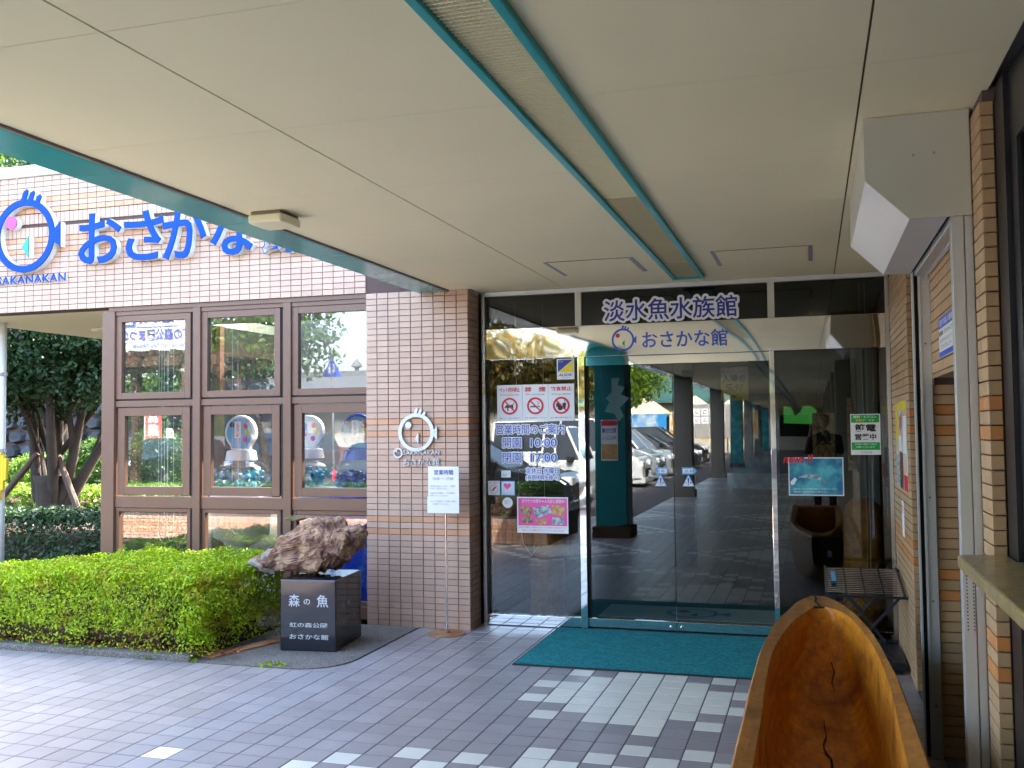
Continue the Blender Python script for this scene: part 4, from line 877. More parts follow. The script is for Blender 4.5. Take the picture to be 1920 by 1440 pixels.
for y in (4.75, 4.70, 4.2, 4.12, 3.78, 3.70): crack([(fx(IR, y)+.012, y, ZR+.006), (fx(IR, y)+.03, y-.01, ZR+.0105), (fx(IR, y)+.045, y-.015, ZR+.012)], .003, 0)

# folding iron rack with grating, drip tray below
rack = thing('folding_rack', 'black folding iron rack with slatted grating beside the tiled wall', 'rack', (.32, 7.15, 0))
RX0, RX1 = .065, .545
def rp(s_, t): return Vector((RX0+(RX1-RX0)*s_, 6.83+.66*t, .50+.085*t))
for s_ in (0, .26, .5, .74, 1): obj('rack_bar', MB().tube([rp(s_, 0), rp(s_, 1)], .011 if s_ in (0, 1) else .008, 4), 'iron', rack)
for t in (0, 1): obj('rack_bar', MB().tube([rp(-.02, t)-Vector((0, 0, .012)), rp(1.04, t)-Vector((0, 0, .012))], .012, 4), 'iron', rack)
for i in range(1, 15): obj('slat', MB().tube([rp(.01, i/15), rp(.99, i/15)], .0045, 5), 'steel', rack)
for yy_ in (6.86, 7.46):
    zt = .485 if yy_ < 7 else .56
    obj('leg', MB().tube([(RX0+.02, yy_, zt), (RX1-.08, yy_+.02, .06)], .013, 4), 'iron', rack); obj('leg', MB().tube([(RX1-.02, yy_+.03, zt), (RX0+.08, yy_+.03, .06)], .013, 4), 'iron', rack)
obj('pivot', MB().cyl((.30, 6.83, .27), (.30, 6.90, .27), .012, n=10), 'steel', rack)
obj('drip_tray', MB().box(.08, .55, 6.80, 7.52, .035, .055).box(.08, .55, 6.80, 6.815, .055, .08).box(.08, .55, 7.505, 7.52, .055, .08), 'iron', rack, bevel=.004)
for x in (.13, .50):
    for yy_ in (6.86, 7.46): obj('tray_foot', MB().box(x-.02, x+.02, yy_-.02, yy_+.02, .001, .0345), 'rubber', rack)
obj('paper_tag', MB().box(.10, .13, 6.95, 7.45, .565, .567), 'ink_sky', rack).rotation_euler = (0, 0, 0)

# ------------------------------------------------------------------ planting
def hedge_points(n, x0, x1, y0, y1, z0, z1, rr, fall=None, depth=.10, lumps=.05):
    """points near the skin of a rounded box hedge, with outward directions"""
    P = []; Nn = []
    A = [(x1-x0)*(y1-y0)*1.25, (x1-x0)*(z1-z0)*1.1, (y1-y0)*(z1-z0)*1.1, (y1-y0)*(z1-z0)*1.1, (x1-x0)*(z1-z0)*.3]
    pk = rng.choice(5, n, p=np.array(A)/sum(A)); U = rng.random(n); W = rng.random(n); D = np.abs(rng.normal(0, depth, n))
    for k, u, w, d in zip(pk, U, W, D):
        if k == 0: p = [x0+(x1-x0)*u, y0+(y1-y0)*w, z1]; q = (0, 0, 1)
        elif k == 1: p = [x0+(x1-x0)*u, y0, z0+(z1-z0)*w]; q = (0, -1, .25)
        elif k == 2: p = [x1, y0+(y1-y0)*u, z0+(z1-z0)*w]; q = (1, 0, .25)
        elif k == 3: p = [x0, y0+(y1-y0)*u, z0+(z1-z0)*w]; q = (-1, 0, .25)
        else: p = [x0+(x1-x0)*u, y1, z0+(z1-z0)*w]; q = (0, 1, .25)
        cx = min(max(p[0], x0+rr), x1-rr); cy_ = min(max(p[1], y0+rr), y1-rr); cz = min(p[2], z1-rr)
        v = Vector((p[0]-cx, p[1]-cy_, p[2]-cz))
        if v.length > rr: v = v.normalized()*rr
        p = Vector((cx, cy_, cz))+v
        lo = mn.noise(p*3.1)*lumps+mn.noise(p*8)*lumps*.6; p += Vector(q)*(lo-d)
        if fall: p.z = z0+(p.z-z0)*fall(p.x, p.y)
        if k != 0 and p.z < z0+.05+.16*(mn.noise(Vector((p.x*2.3, p.y*2.3, 9)))+.6)*.8 and rng.random() < .75: continue
        P.append(p); Nn.append(q)
    return np.array(P), np.array(Nn, float)
def hedge(name, label, x0, x1, y0, y1, z0, z1, n, size, m, rr=.15, fall=None, stems=40, depth=.07, lumps=.05, core=True):
    h = thing(name, label, 'hedge', ((x0+x1)/2, (y0+y1)/2, z0)); P, Q = hedge_points(n, x0, x1, y0, y1, z0, z1, rr, fall, depth, lumps)
    f = obj('foliage', leaves_mesh('foliage', P, Q, size, m), m, h)
    sm = MB()
    for i in range(stems):
        x = rng.uniform(x0+.15, x1-.05); y = rng.uniform(y0+.12, y1-.1); b = Vector((x, y, z0-.02)); ht = (z1-z0)*(fall(x, y) if fall else 1)*.93
        for j in range(3):
            t = b+Vector((rng.normal(0, .13), rng.normal(0, .11), ht*rng.uniform(.7, 1))); t.x = min(max(t.x, x0+.03), x1-.02); t.y = min(max(t.y, y0+.03), y1-.03)
            mid = b.lerp(t, .5)+Vector((rng.normal(0, .03), rng.normal(0, .03), 0)); sm.tube([b, mid, t], [.010, .007, .003], 4)
    obj('stems', sm, 'twig', h)
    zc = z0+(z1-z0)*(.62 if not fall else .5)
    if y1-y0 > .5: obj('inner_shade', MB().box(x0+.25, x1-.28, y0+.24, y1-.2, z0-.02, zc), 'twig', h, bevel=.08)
    return h
fal = lambda x, y: float(np.interp(x, [-7.6, -6.3, -5.4, -4.6, -4.0], [.55, .80, 1.0, 1.02, .98]))
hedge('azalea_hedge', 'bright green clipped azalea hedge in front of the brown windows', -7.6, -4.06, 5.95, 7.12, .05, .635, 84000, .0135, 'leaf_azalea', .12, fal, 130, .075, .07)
hedge('clipped_hedge', 'dark shaded clipped hedge beyond the porch at left', -13.5, -7.5, 10.0, 11.0, -.1, .62, 16000, .035, 'leaf_dark', .15, None, 10)
hedge('low_hedge', 'low sunlit yellow green hedge under the big tree', -19, -11.6, 15.2, 17.6, -.1, .55, 12000, .05, 'leaf_sunny', .2, None, 6)
hedge('low_hedge', 'sunlit green hedge strip in front of the stone wall', -22, -14, 18.2, 19.8, -.1, .85, 9000, .06, 'leaf_sunny', .25, None, 6)
struct('garden_bed', MB().box(-40, -6.3, 9.8, 24, -.129, -.02), 'soil')
def bush(label, c, r, n, m, size=.045):
    b = thing('round_bush', label, 'bush', (c[0], c[1], 0)); d = rng.normal(0, 1, (n, 3)); d /= np.linalg.norm(d, axis=1)[:, None]; d[:, 2] = np.abs(d[:, 2])*1.0-.25*(rng.random(n))
    s_ = 1+np.array([.16*mn.noise(Vector(v)*2.3+Vector(c))+.1*mn.noise(Vector(v)*6) for v in d]); P = np.array(c)+d*np.array(r)*(s_*(1-np.abs(rng.normal(0, .07, n))))[:, None]
    obj('foliage', leaves_mesh('foliage', P, d, size, m), m, b); tm = MB()
    for k in range(5): tm.tube([(c[0], c[1], -.05), (c[0]+rng.normal(0, .3)*r[0], c[1]+rng.normal(0, .3)*r[1], c[2]+r[2]*.4)], [.03, .01], 5)
    obj('stems', tm, 'twig', b)
bush('round sunlit bush between big tree and building', (-14.6, 17.4, .55), (1.0, .9, 1.0), 7000, 'leaf_mid'); bush('smaller round bush behind the big tree', (-16.6, 18.0, .4), (.9, .8, .85), 5000, 'leaf_sunny'); bush('round bush at the corner of the building', (-13.6, 18.2, .5), (1.1, .9, 1.25), 6000, 'leaf_mid')
def crown(label_n, cs, n, size, m, jit=.9):
    P = []; Q = []
    for c, r in cs:
        k = int(n*r[0]*r[2]/sum(q[0]*q[2] for _, q in cs)); d = rng.normal(0, 1, (k, 3)); d /= np.linalg.norm(d, axis=1)[:, None]
        rad = rng.random(k)**.45; cl = np.array([mn.noise(Vector(v*rr_)*2.6+Vector(c)) for v, rr_ in zip(d, rad)]); keep = cl > -.22
        P.append((np.array(c)+d*np.array(r)*(rad*(1+.35*cl))[:, None])[keep]); Q.append(d[keep])
    return leaves_mesh('crown', np.concatenate(P), np.concatenate(Q)*.6+np.array([0, 0, .4]), size, m, .55, jit)
def branch(m, p, d, l, r, lev, ends, spread=.55):
    pts = [p]; q = p.copy(); dd = d.copy()
    for i in range(4): dd = (dd+Vector((rng.normal(0, .10), rng.normal(0, .10), .05))).normalized(); q = q+dd*l/4; pts.append(q.copy())
    m.tube(pts, [r*(1-.14*i) for i in range(5)], 7 if r > .04 else 5); ends.append(q)
    if lev:
        for k in range(3 if lev > 1 else 2): branch(m, pts[2+k % 3], (dd+Vector((rng.normal(0, spread), rng.normal(0, spread), rng.uniform(.0, .4)))).normalized(), l*.68, r*.5, lev-1, ends, spread)
def tree(name, label, base, dirs, l, r, lev, cs, n, size, m, group=None):
    t = thing(name, label, 'tree', base, group); mb = MB(); ends = []
    for d in dirs: branch(mb, Vector(base)+Vector((d[0]*.12, d[1]*.12, 0)), Vector(d).normalized(), l, r, lev, ends)
    obj('trunk', mb, 'bark', t, smooth=True); obj('crown', crown('crown', cs, n, size, m), m, t); return t
TB = (-13.2, 14.6, -.05)
bt = tree('multi_stem_tree', 'dark many-stemmed evergreen tree in the garden at left', TB, [(-.42, .1, 1), (-.16, -.1, 1), (.03, .1, 1), (.2, -.05, 1), (.42, .1, 1), (-.28, -.2, 1), (.62, .2, 1)], 2.5, .13, 2,
     [((-13.4, 14.6, 3.9), (2.6, 2.0, 1.9)), ((-11.6, 15.0, 3.5), (1.6, 1.5, 1.5)), ((-15.2, 14.4, 3.3), (1.6, 1.5, 1.7)), ((-13.0, 14.2, 5.5), (2.6, 2.2, 1.6)), ((-14.3, 13.8, 2.6), (1.3, .9, .9)), ((-12.4, 14.3, 2.9), (1.5, 1.0, .9)), ((-11.3, 14.6, 2.4), (.9, .8, .7)), ((-13.4, 13.6, 3.0), (1.6, .8, .9))], 70000, .052, 'leaf_dark')
obj('root_flare', MB().lathe([(.42, -.08), (.30, .12), (.24, .4), (.26, .75), (.3, .9)], TB, 14), 'bark', bt, smooth=True)
for k, (a, b) in enumerate((((-14.4, 14.2, -.05), (-13.4, 14.5, 1.25)), ((-12.1, 14.2, -.05), (-12.95, 14.5, 1.2)))):
    tag(obj('tree_prop', MB().cyl(a, b, .06, .055, 8), 'wood_dark'), ('left' if k == 0 else 'right')+' leaning wooden prop under the many-stemmed tree', 'prop', 'tree props')
tree('broadleaf_tree', 'bright green treetop showing above the facade coping at far left', (-17.5, 20, 0), [(0, 0, 1)], 4.5, .2, 2, [((-17.5, 20, 8.2), (3.6, 3, 2.6)), ((-15, 20, 7.8), (2.2, 2, 2.0))], 15000, .11, 'leaf_sunny')
for k, (x, y, hgt, m_) in enumerate(((-25, 22, 6, 'leaf_dark'), (-20.5, 24, 6.5, 'leaf_mid'), (-16, 25, 6, 'leaf_dark'), (-30, 19, 6, 'leaf_mid'))):
    tree('broadleaf_tree', ['dark tree behind the stone wall furthest left', 'green tree behind the stone wall, second from the left', 'dark tree behind the stone wall nearest the building', 'green tree at the end of the garden'][k], (x, y, 0), [(0, .05, 1), (.2, 0, 1)], 2.8, .16, 2, [((x, y, hgt*.62), (2.8, 2.2, hgt*.4))], 8000, .12, m_, 'garden trees')
# dry stone wall behind the garden
sw = thing('stone_wall', 'dark dry stone retaining wall behind the garden tree', 'wall', (-18, 20.9, 0)); obj('wall_core', MB().box(-26, -11, 21.15, 21.8, -.1, 2.9), 'grout', sw)
x = -26.
zz = -.1
rows_ = 8
for r in range(rows_):
    x = -21.5+rng.uniform(-.2, .2)
    while x < -11.6:
        w = rng.uniform(.32, .62); h_ = .36; c = Vector((x+w/2, 21.12, zz+h_/2+rng.uniform(-.03, .03)))
        k = 6; pts = [(c.x+math.cos(t)*w*.54*rng.uniform(.85, 1.05), c.z+math.sin(t)*h_*.58*rng.uniform(.85, 1.05)) for t in np.linspace(.3, .3+2*math.pi, k+1)[:-1]]
        m = MB(); m.v = [(a, 21.16, b) for a, b in pts]+[(c.x+(a-c.x)*.72, 20.98+rng.uniform(-.05, .04), c.z+(b-c.z)*.72) for a, b in pts]
        m.f = [(i, (i+1) % k, (i+1) % k+k, i+k) for i in range(k)]+[tuple(range(k, 2*k))]; m.m = [0]*len(m.f); obj('stone', m, 'stone_wall', sw); x += w
    zz += .36
# porch downpipe and furled flags
dp = thing('downpipe', 'pale round downpipe at the left edge of the porch', 'pipe', (-7.95, 8.1, 0)); obj('pipe', MB().cyl((-7.95, 8.1, -.1), (-7.95, 8.1, 2.752), .045, n=18), 'white_coping', dp, smooth=True)
for z in (2.2, 1.42): obj('bracket', MB().cyl((-7.95, 8.1, z), (-7.95, 8.1, z+.035), .05, n=18).box(-7.95, -7.88, 8.09, 8.11, z, z+.03), 'ink_grey', dp)
yf = thing('furled_flags', 'bundle of yellow crossing flags hanging by the downpipe', 'flags', (-7.86, 8.05, .95))
for k in range(3):
    x = -7.89+.036*k; obj('flag', MB().add([(x-.018, 8.02, 1.42-.03*k), (x+.02, 8.02, 1.42-.03*k), (x+.012, 8.02, .94+.10*k), (x-.02, 8.02, .93+.10*k), (x-.018, 8.06, 1.42-.03*k), (x+.02, 8.06, 1.42-.03*k), (x+.012, 8.05, .94+.10*k), (x-.02, 8.05, .93+.10*k)], [(0, 1, 2, 3), (7, 6, 5, 4), (0, 4, 5, 1), (1, 5, 6, 2), (2, 6, 7, 3), (3, 7, 4, 0)]), 'flag_yellow', yf, bevel=.006)
for k, (x, y) in enumerate(((-3.53, 6.03), (-4.55, 5.985), (-4.2, 5.98), (-3.62, 6.0))):
    d = np.abs(rng.normal(0, 1, (26, 3))); tag(obj('weed', leaves_mesh('weed', np.array([x, y, .012])+rng.normal(0, 1, (26, 3))*[.035, .015, .006], d, .016, 'leaf_azalea', .5), 'leaf_azalea'), ['small weed at the front of the aggregate apron', 'tiny weed in the paving joint below the hedge', 'tiny weed at the end of the kerb', 'small weed left of the apron corner'][k], 'weed', 'weeds')

# ------------------------------------------------------------------ capsule machines behind the windows
def capsule_machine(label, x, y, body, cap, deco, s=1.):
    g = thing('capsule_machine', label, 'vending machine', (x, y, 0), 'giant capsule machines')
    obj('pedestal', MB().lathe([(.20*s, .02), (.20*s, .05), (.05*s, .09), (.045*s, .45), (.09*s, .52), (.26*s, .62), (.285*s, .98), (.29*s, 1.03), (.26*s, 1.045)], (x, y, 0), 32), body, g, smooth=True)
    bowl = [(.25*s*math.cos(t)*1.12, 1.045+.15+.15*math.sin(t)) for t in np.linspace(-1.3, 1.2, 14)]
    obj('bowl', MB().lathe(bowl, (x, y, 0), 36), 'glass_bowl', g, smooth=True)
    cnt = 0; pos = []
    while cnt < 46 and len(pos) < 3000:
        p = Vector((rng.uniform(-.24, .24), rng.uniform(-.24, .24), rng.uniform(1.085, 1.22))); pos.append(p)
        if math.hypot(p.x, p.y) > .225-.35*abs(p.z-1.17): continue
        if any((p-q).length < .05 for q in capsule_machine.acc): continue
        capsule_machine.acc.append(p); cnt += 1
    bm = bmesh.new(); bmesh.ops.create_icosphere(bm, subdivisions=2, radius=.034); me = bpy.data.meshes.new('capsule'); bm.to_mesh(me); bm.free(); me.materials.append(MATS[cap]); me.polygons.foreach_set('use_smooth', [True]*len(me.polygons))
    for p in capsule_machine.acc:
        o = bpy.data.objects.new('capsule', me); COL.objects.link(o); setpar(o, g); o.location = (x+p.x, y+p.y, p.z)
    capsule_machine.acc = []
    obj('collar', MB().lathe([(.15*s, 1.335), (.135*s, 1.42), (.11*s, 1.43)], (x, y, 0), 28), body, g)
    hd = [(x+.165*s*math.sin(t), 1.595+.165*math.cos(t)) for t in np.linspace(-2.45, 2.45, 30)]+[(x+.10*s, 1.432), (x-.10*s, 1.432)]
    H_ = obj('head_board', MB().prism(hd, y-.03, y+.03, 'y'), body, g, bevel=.012, seg=3)
    ins = [(x+.14*s*math.sin(t), 1.595+.14*math.cos(t)) for t in np.linspace(-2.45, 2.45, 30)]+[(x+.085*s, 1.447), (x-.085*s, 1.447)]
    obj('head_picture', MB().prism(ins, y-.0335, y-.0305, 'y'), deco, H_)
    obj('head_card', MB().box(x-.05, x+.015, y-.036, y-.0337, 1.545, 1.70), 'paper', H_); lettering('深海生物', x-.03, x-.002, 1.57, 1.69, 'ink_blue', H_, plane=y-.038, off=.02)
    obj('pink_arrow', MB().prism([(x-.045, 1.565), (x-.01, 1.58), (x-.01, 1.55)], y-.039, y-.0365, 'y'), 'paper_pink', H_)
    for dx, dz, mm in ((.07, 1.66, 'ink_red'), (.09, 1.60, 'ink_yellow'), (.06, 1.53, 'sign_pink'), (-.09, 1.58, 'ink_sky'), (-.08, 1.67, 'ink_black')): obj('picture_spot', MB().cyl((x+dx*s, y-.0336, dz), (x+dx*s, y-.036, dz), .026, n=14), mm, H_)
    return g
capsule_machine.acc = []
capsule_machine('white giant capsule machine with teal balls behind the middle window', -5.20, 8.2, 'white_plastic', 'capsule_teal', 'ink_sky')
capsule_machine('blue giant capsule machine partly hidden by the tiled pier', -4.0, 8.25, 'blue_plastic', 'capsule_blue', 'photo_sea')
capsule_machine('white capsule machine behind the right-hand window post', -4.78, 8.75, 'white_plastic', 'capsule_teal', 'paper')
tag(obj('sea_picture', MB().box(-4.05, -3.42, 7.72, 7.735, .12, .72), 'photo_blue'), 'blue sea picture panel low behind the right-hand window', 'picture')
tag(obj('blue_cabinet', MB().box(-4.1, -3.45, 7.86, 8.0, .02, .95), 'blue_plastic', bevel=.02), 'blue cabinet behind the picture panel at the right window', 'cabinet')
for k, (x, z0) in enumerate(((-5.72, .62), (-5.62, .62), (-4.95, .70), (-5.69, 1.1))):
    pts = [(x, 7.66, 2.68), (x-.002, 7.66, z0+.06), (x+.01, 7.665, z0+.012), (x+.03, 7.665, z0), (x+.05, 7.665, z0+.012), (x+.062, 7.66, z0+.06), (x+.055, 7.66, 2.68)]
    tag(obj('blind_cord', MB().tube(pts, .0015, 5), 'white_plastic'), ['white looped blind cord left of centre in the left window', 'white looped blind cord right of centre in the left window', 'white looped blind cord at the left of the middle window', 'short white looped blind cord in the left window'][k], 'cord', 'blind cords')
for k, (xa, xb, z0) in enumerate(((-2.36, -2.12, .56), (.36, .40, .42))):
    pts = [(xa, YD+.10, 2.68), (xa+.02, YD+.10, z0+.35), (xa+(xb-xa)*.2, YD+.10, z0+.1), ((xa+xb)/2, YD+.10, z0), (xa+(xb-xa)*.85, YD+.10, z0+.1), (xb, YD+.10, z0+.4), (xb, YD+.10, 2.68)]
    tag(obj('blind_cord', MB().tube(pts, .0024, 5), 'white_plastic'), ['white beaded cord loop behind the left fixed glass', 'white beaded cord loop behind the right fixed glass'][k], 'cord', 'blind cords')

# inside the hall
ft = thing('wooden_post', 'carved wooden post standing inside behind the left fixed glass', 'post', (-2.15, 8.15, 0)); obj('shaft', MB().cyl((-2.15, 8.02, 0), (-2.15, 8.02, .52), .155, .145, 18), 'wood_rim', ft, smooth=False); obj('capital', MB().lathe([(.12, .52), (.15, .56), (.16, .7), (.12, .86), (.05, .9)], (-2.12, 8.02, 0), 14), 'wood_inner', ft, smooth=True)
tag(obj('green_display', MB().prism([(-.27, 1.63), (.17, 1.61), (.15, 1.66), (.06, 1.69), (.04, 1.76), (-.01, 1.80), (-.08, 1.80), (-.11, 1.74), (-.16, 1.70), (-.20, 1.79), (-.27, 1.80)], 10.2, 10.25, 'y'), 'display_green'), 'glowing green display deep inside the hall', 'display')
p = tag(obj('yellow_notice', MB().box(-.72, -.50, 8.34, 8.345, 1.82, 2.10), 'paper'), 'yellow ticket desk notice hanging inside the door', 'notice'); obj('yellow_part', MB().box(-.72, -.50, 8.336, 8.3395, 1.82, 1.98), 'ink_yellow', p); lettering('おさかな館', -.715, -.505, 2.05, 2.09, 'ink_red', p, plane=8.335); lettering('入場券', -.71, -.51, 1.97, 2.035, 'ink_black', p, plane=8.335, off=.02); lettering('受付', -.68, -.54, 1.90, 1.96, 'ink_black', p, plane=8.335, off=.02); obj('arrow', MB().prism([(-.64, 1.865), (-.58, 1.865), (-.61, 1.835)], 8.334, 8.3355, 'y'), 'ink_red', p)
p = tag(obj('kraft_notice', MB().box(.0, .20, 9.6, 9.605, 1.25, 1.72), 'photo_orange'), 'brown paper notice with large characters inside the hall', 'notice'); lettering('鰻', .03, .17, 1.42, 1.56, 'ink_black', p, plane=9.598, off=.02)
p = tag(obj('kraft_notice', MB().box(.30, .55, 9.3, 9.305, 1.2, 1.85), 'photo_orange'), 'yellow paper notice with red characters inside the hall', 'notice'); lettering('カワウソ', .32, .53, 1.45, 1.55, 'ink_red', p, plane=9.298, off=.02)
dlp = thing('downlight', 'small lit warm downlight in the hall ceiling', 'lamp', (.05, 10.6, 2.7)); obj('downlight_ring', MB().torus((.05, 10.6, 2.694), .06, 0, 'z', 24, 4, flat=(.02, .006)), 'shutter_white', dlp); obj('downlight_bulb', MB().cyl((.05, 10.6, 2.67), (.05, 10.6, 2.6985), .045, n=18), 'lamp_glow', dlp)
tag(obj('zigzag_paper', MB().prism([(-1.60, 2.02), (-1.53, 2.02), (-1.545, 1.96), (-1.49, 1.94), (-1.52, 1.88), (-1.45, 1.85), (-1.53, 1.77), (-1.50, 1.70), (-1.54, 1.66), (-1.58, 1.72), (-1.66, 1.74), (-1.62, 1.82), (-1.65, 1.85), (-1.60, 1.9)], 8.1, 8.102, 'y'), 'paper'), 'white zigzag paper streamer hanging inside the left door leaf', 'paper')
lg = thing('carved_log', 'upright orange carved log inside behind the right fixed glass', 'log', (.42, 8.12, 0))
lm2 = MB().lathe([(.16, 0), (.165, .3), (.15, .62), (.155, .85), (.13, .98), (.07, 1.04)], (.36, 8.12, 0), 18); lm2.v = [(x+.02*mn.noise(Vector((x*6, y*6, z*3))), y, z) for x, y, z in lm2.v]
obj('log_body', lm2, 'wood_inner', lg, smooth=True)
tag(obj('mural_panel', MB().box(-.75, -.31, 9.8, 9.82, 1.0, 1.9), 'photo_sea'), 'blue green mural panel behind the right door leaf', 'panel')

# ================================================================== what lies behind the viewer (seen in the glass)
def column(y, teal, label):
    c = thing('arcade_column', label, 'column', (-2.83, y, 0), 'arcade columns')
    w = .235 if teal else .20
    obj('shaft', MB().box(-2.83-w, -2.83+w, y-w, y+w, .16, 2.7275), 'teal_column_shaded' if teal else 'column_grey', c, bevel=.015)
    if teal: obj('shaft_back', MB().box(-2.83-w+.02, -2.83+w-.02, y-w-.04, y-w-.001, .16, 2.727), 'column_grey', c)
    obj('base', MB().box(-2.83-w-.05, -2.83+w+.05, y-w-.06, y+w+.05, -.005, .16), 'wood_dark' if teal else 'column_grey', c, bevel=.01)
    return c
ct_ = column(1.1, True, 'teal arcade column nearest the entrance, seen in the glass')
for k, (y, t) in enumerate(((-7.3, 0), (-15.7, 0), (-24, 1), (-31.5, 0), (-40, 0), (-48, 1))):
    column(y, bool(t), ['grey arcade column next behind the nearest teal one', 'second grey arcade column in the row', 'far teal arcade column reflected in the right leaf', 'third grey arcade column in the row', 'fourth grey arcade column in the row', 'last teal arcade column in the row'][k])
p = tag(obj('column_poster', MB().box(-2.97, -2.72, 1.337, 1.3385, 1.12, 1.72), 'paper'), 'white poster with red heading on the nearest teal column', 'poster'); PB = (Vector((0, 1.3405, 0)), Vector((-1, 0, 0)), Vector((0, 0, 1)), Vector((0, 1, 0)))
obj('red_band', MB().box(-2.965, -2.725, 1.3386, 1.3395, 1.63, 1.71), 'ink_red', p); lettering('青空市場', 2.74, 2.95, 1.52, 1.60, 'ink_navy', p, plane=PB, off=.02); lettering('移転しました', 2.74, 2.95, 1.42, 1.48, 'ink_navy', p, plane=PB); obj('map_block', MB().box(-2.96, -2.73, 1.3386, 1.3395, 1.14, 1.36), 'photo_orange', p)
struct('parking_kerb', MB().box(-4.75, -4.601, -60, 2.45, -.13, .0), 'concrete', bevel=.01)
lm = MB()
for i in range(14): lm.box(-9.9, -5.1, -1.6-2.7*i, -1.48-2.7*i, -.13, -.126)
for i in range(10): lm.box(-21, -16, -4-2.7*i, -3.88-2.7*i, -.13, -.126)
struct('parking_lines', lm, 'road_paint')

def car(kind, paint, label, loc, rz, group='parked cars'):
    """front along +X, wheels on z=0"""
    S = {'sedan': (4.5, 1.70, 1.45, [(-2.2, .32), (-2.25, .75), (-2.1, 1.0), (-1.5, 1.03), (1.05, .98), (1.95, .86), (2.2, .68), (2.22, .34)], [(-1.55, 1.0), (-.95, 1.42), (.25, 1.45), (1.05, .97)]),
         'wagon': (4.7, 1.72, 1.5, [(-2.3, .32), (-2.33, .8), (-2.25, 1.02), (1.0, .99), (2.0, .88), (2.28, .7), (2.3, .34)], [(-2.22, 1.0), (-1.95, 1.45), (.2, 1.5), (1.02, .98)]),
         'hatch': (3.6, 1.62, 1.66, [(-1.72, .34), (-1.78, .9), (-1.74, 1.08), (.95, 1.04), (1.5, .95), (1.72, .7), (1.74, .34)], [(-1.72, 1.06), (-1.5, 1.62), (.3, 1.66), (1.0, 1.03)]),
         'suv': (4.4, 1.76, 1.72, [(-2.1, .45), (-2.15, .9), (-2.1, 1.12), (.95, 1.1), (1.85, 1.02), (2.1, .8), (2.12, .45)], [(-2.08, 1.1), (-1.85, 1.66), (.15, 1.72), (.98, 1.09)]),
         'van': (4.3, 1.70, 1.95, [(-2.1, .36), (-2.13, 1.0), (-2.12, 1.1), (1.45, 1.1), (1.95, .92), (2.08, .7), (2.1, .36)], [(-2.11, 1.08), (-2.05, 1.9), (.75, 1.95), (1.5, 1.09)]),
         'truck': (3.4, 1.48, 1.75, [(-1.65, .5), (-1.65, .68), (.55, .68), (.6, 1.05), (1.45, 1.05), (1.62, .8), (1.65, .36), (.55, .36)], [(.6, 1.04), (.64, 1.72), (1.12, 1.74), (1.46, 1.04)])}[kind]
    Ln, W, Hh, body, gh = S; c = thing('parked_car', label, 'car', (0, 0, 0), group); w = W/2
    def loft(poly, ws):
        m = MB(); n = len(poly); ks = len(ws)
        for yk, ins in ws:
            for (x, z) in poly: m.v.append((x*(1-ins*.02), yk, z))
        m.f = [(k*n+i, k*n+(i+1) % n, (k+1)*n+(i+1) % n, (k+1)*n+i) for k in range(ks-1) for i in range(n)]+[tuple(range(n-1, -1, -1)), tuple(range((ks-1)*n, ks*n))]; m.m = [0]*len(m.f); return m
    b = obj('body', loft(body, [(-w, 1.5), (-w+.07, 0), (w-.07, 0), (w, 1.5)]), paint, c, bevel=.035, seg=3)
    cab = MB(); n = len(gh); wt = w-.17; zt = max(z for _, z in gh); zb = min(z for _, z in gh)
    for sgn in (-1, 1):
        for (x, z) in gh: f = (z-zb)/(zt-zb); cab.v.append((x, sgn*((w-.03)*(1-f)+wt*f), z))
    cab.f = [tuple(range(n-1, -1, -1)), tuple(range(n, 2*n))]+[(i, (i+1) % n, (i+1) % n+n, i+n) for i in range(n)]; cab.m = [0]*len(cab.f)
    obj('cabin_glass', cab, 'car_glass', c, bevel=.02)
    (xa, za), (xb, zb2) = gh[1], gh[2]
    obj('roof', MB().add([(xa-.03, -wt-.01, za-.01), (xb+.03, -wt-.01, zb2-.01), (xb+.03, wt+.01, zb2-.01), (xa-.03, wt+.01, za-.01), (xa+.03, -wt+.06, za+.035), (xb-.05, -wt+.06, zb2+.035), (xb-.05, wt-.06, zb2+.035), (xa+.03, wt-.06, za+.035)], [(0, 3, 2, 1), (4, 5, 6, 7), (0, 1, 5, 4), (1, 2, 6, 5), (2, 3, 7, 6), (3, 0, 4, 7)]), paint, c, bevel=.02)
    for sgn in (-1, 1):
        for (x0, z0), (x1, z1) in ((gh[0], gh[1]), (gh[3], gh[2]), ((.05*(gh[0][0]+gh[3][0])-.1 if kind != 'truck' else .9, zb), (-.15 if kind != 'truck' else .88, zt))):
            f0 = 0; obj('pillar', MB().tube([(x0, sgn*(w-.03), z0), (x1, sgn*wt, z1)], .035, 5), paint, c)
        obj('mirror', MB().box(gh[3][0]-.28, gh[3][0]-.14, sgn*(w+.02)-.07, sgn*(w+.02)+.07, 1.0, 1.14), paint if kind != 'truck' else 'car_trim', c, bevel=.02)
        fx_ = body[-2][0]; obj('headlight', MB().box(fx_-.22, fx_+.02, sgn*(w-.26)-.16, sgn*(w-.26)+.16, body[-2][1]-.05, body[-2][1]+.13), 'lamp_clear', c, bevel=.04, seg=3)
        obj('taillight', MB().box(body[1][0]-.02, body[1][0]+.1, sgn*(w-.12)-.09, sgn*(w-.12)+.09, .75 if kind != 'truck' else .5, 1.2 if kind in ('hatch', 'van', 'suv') else (.95 if kind != 'truck' else .6)), 'lamp_red', c, bevel=.02)
    fx_ = body[-1][0]; obj('grille', MB().box(fx_-.04, fx_+.012, -w*.5, w*.5, .40, .62), 'car_trim', c, bevel=.01); obj('bumper', MB().box(fx_-.3, fx_+.05, -w+.05, w-.05, .22, .40), 'car_trim' if kind in ('suv', 'truck') else paint, c, bevel=.05, seg=3)
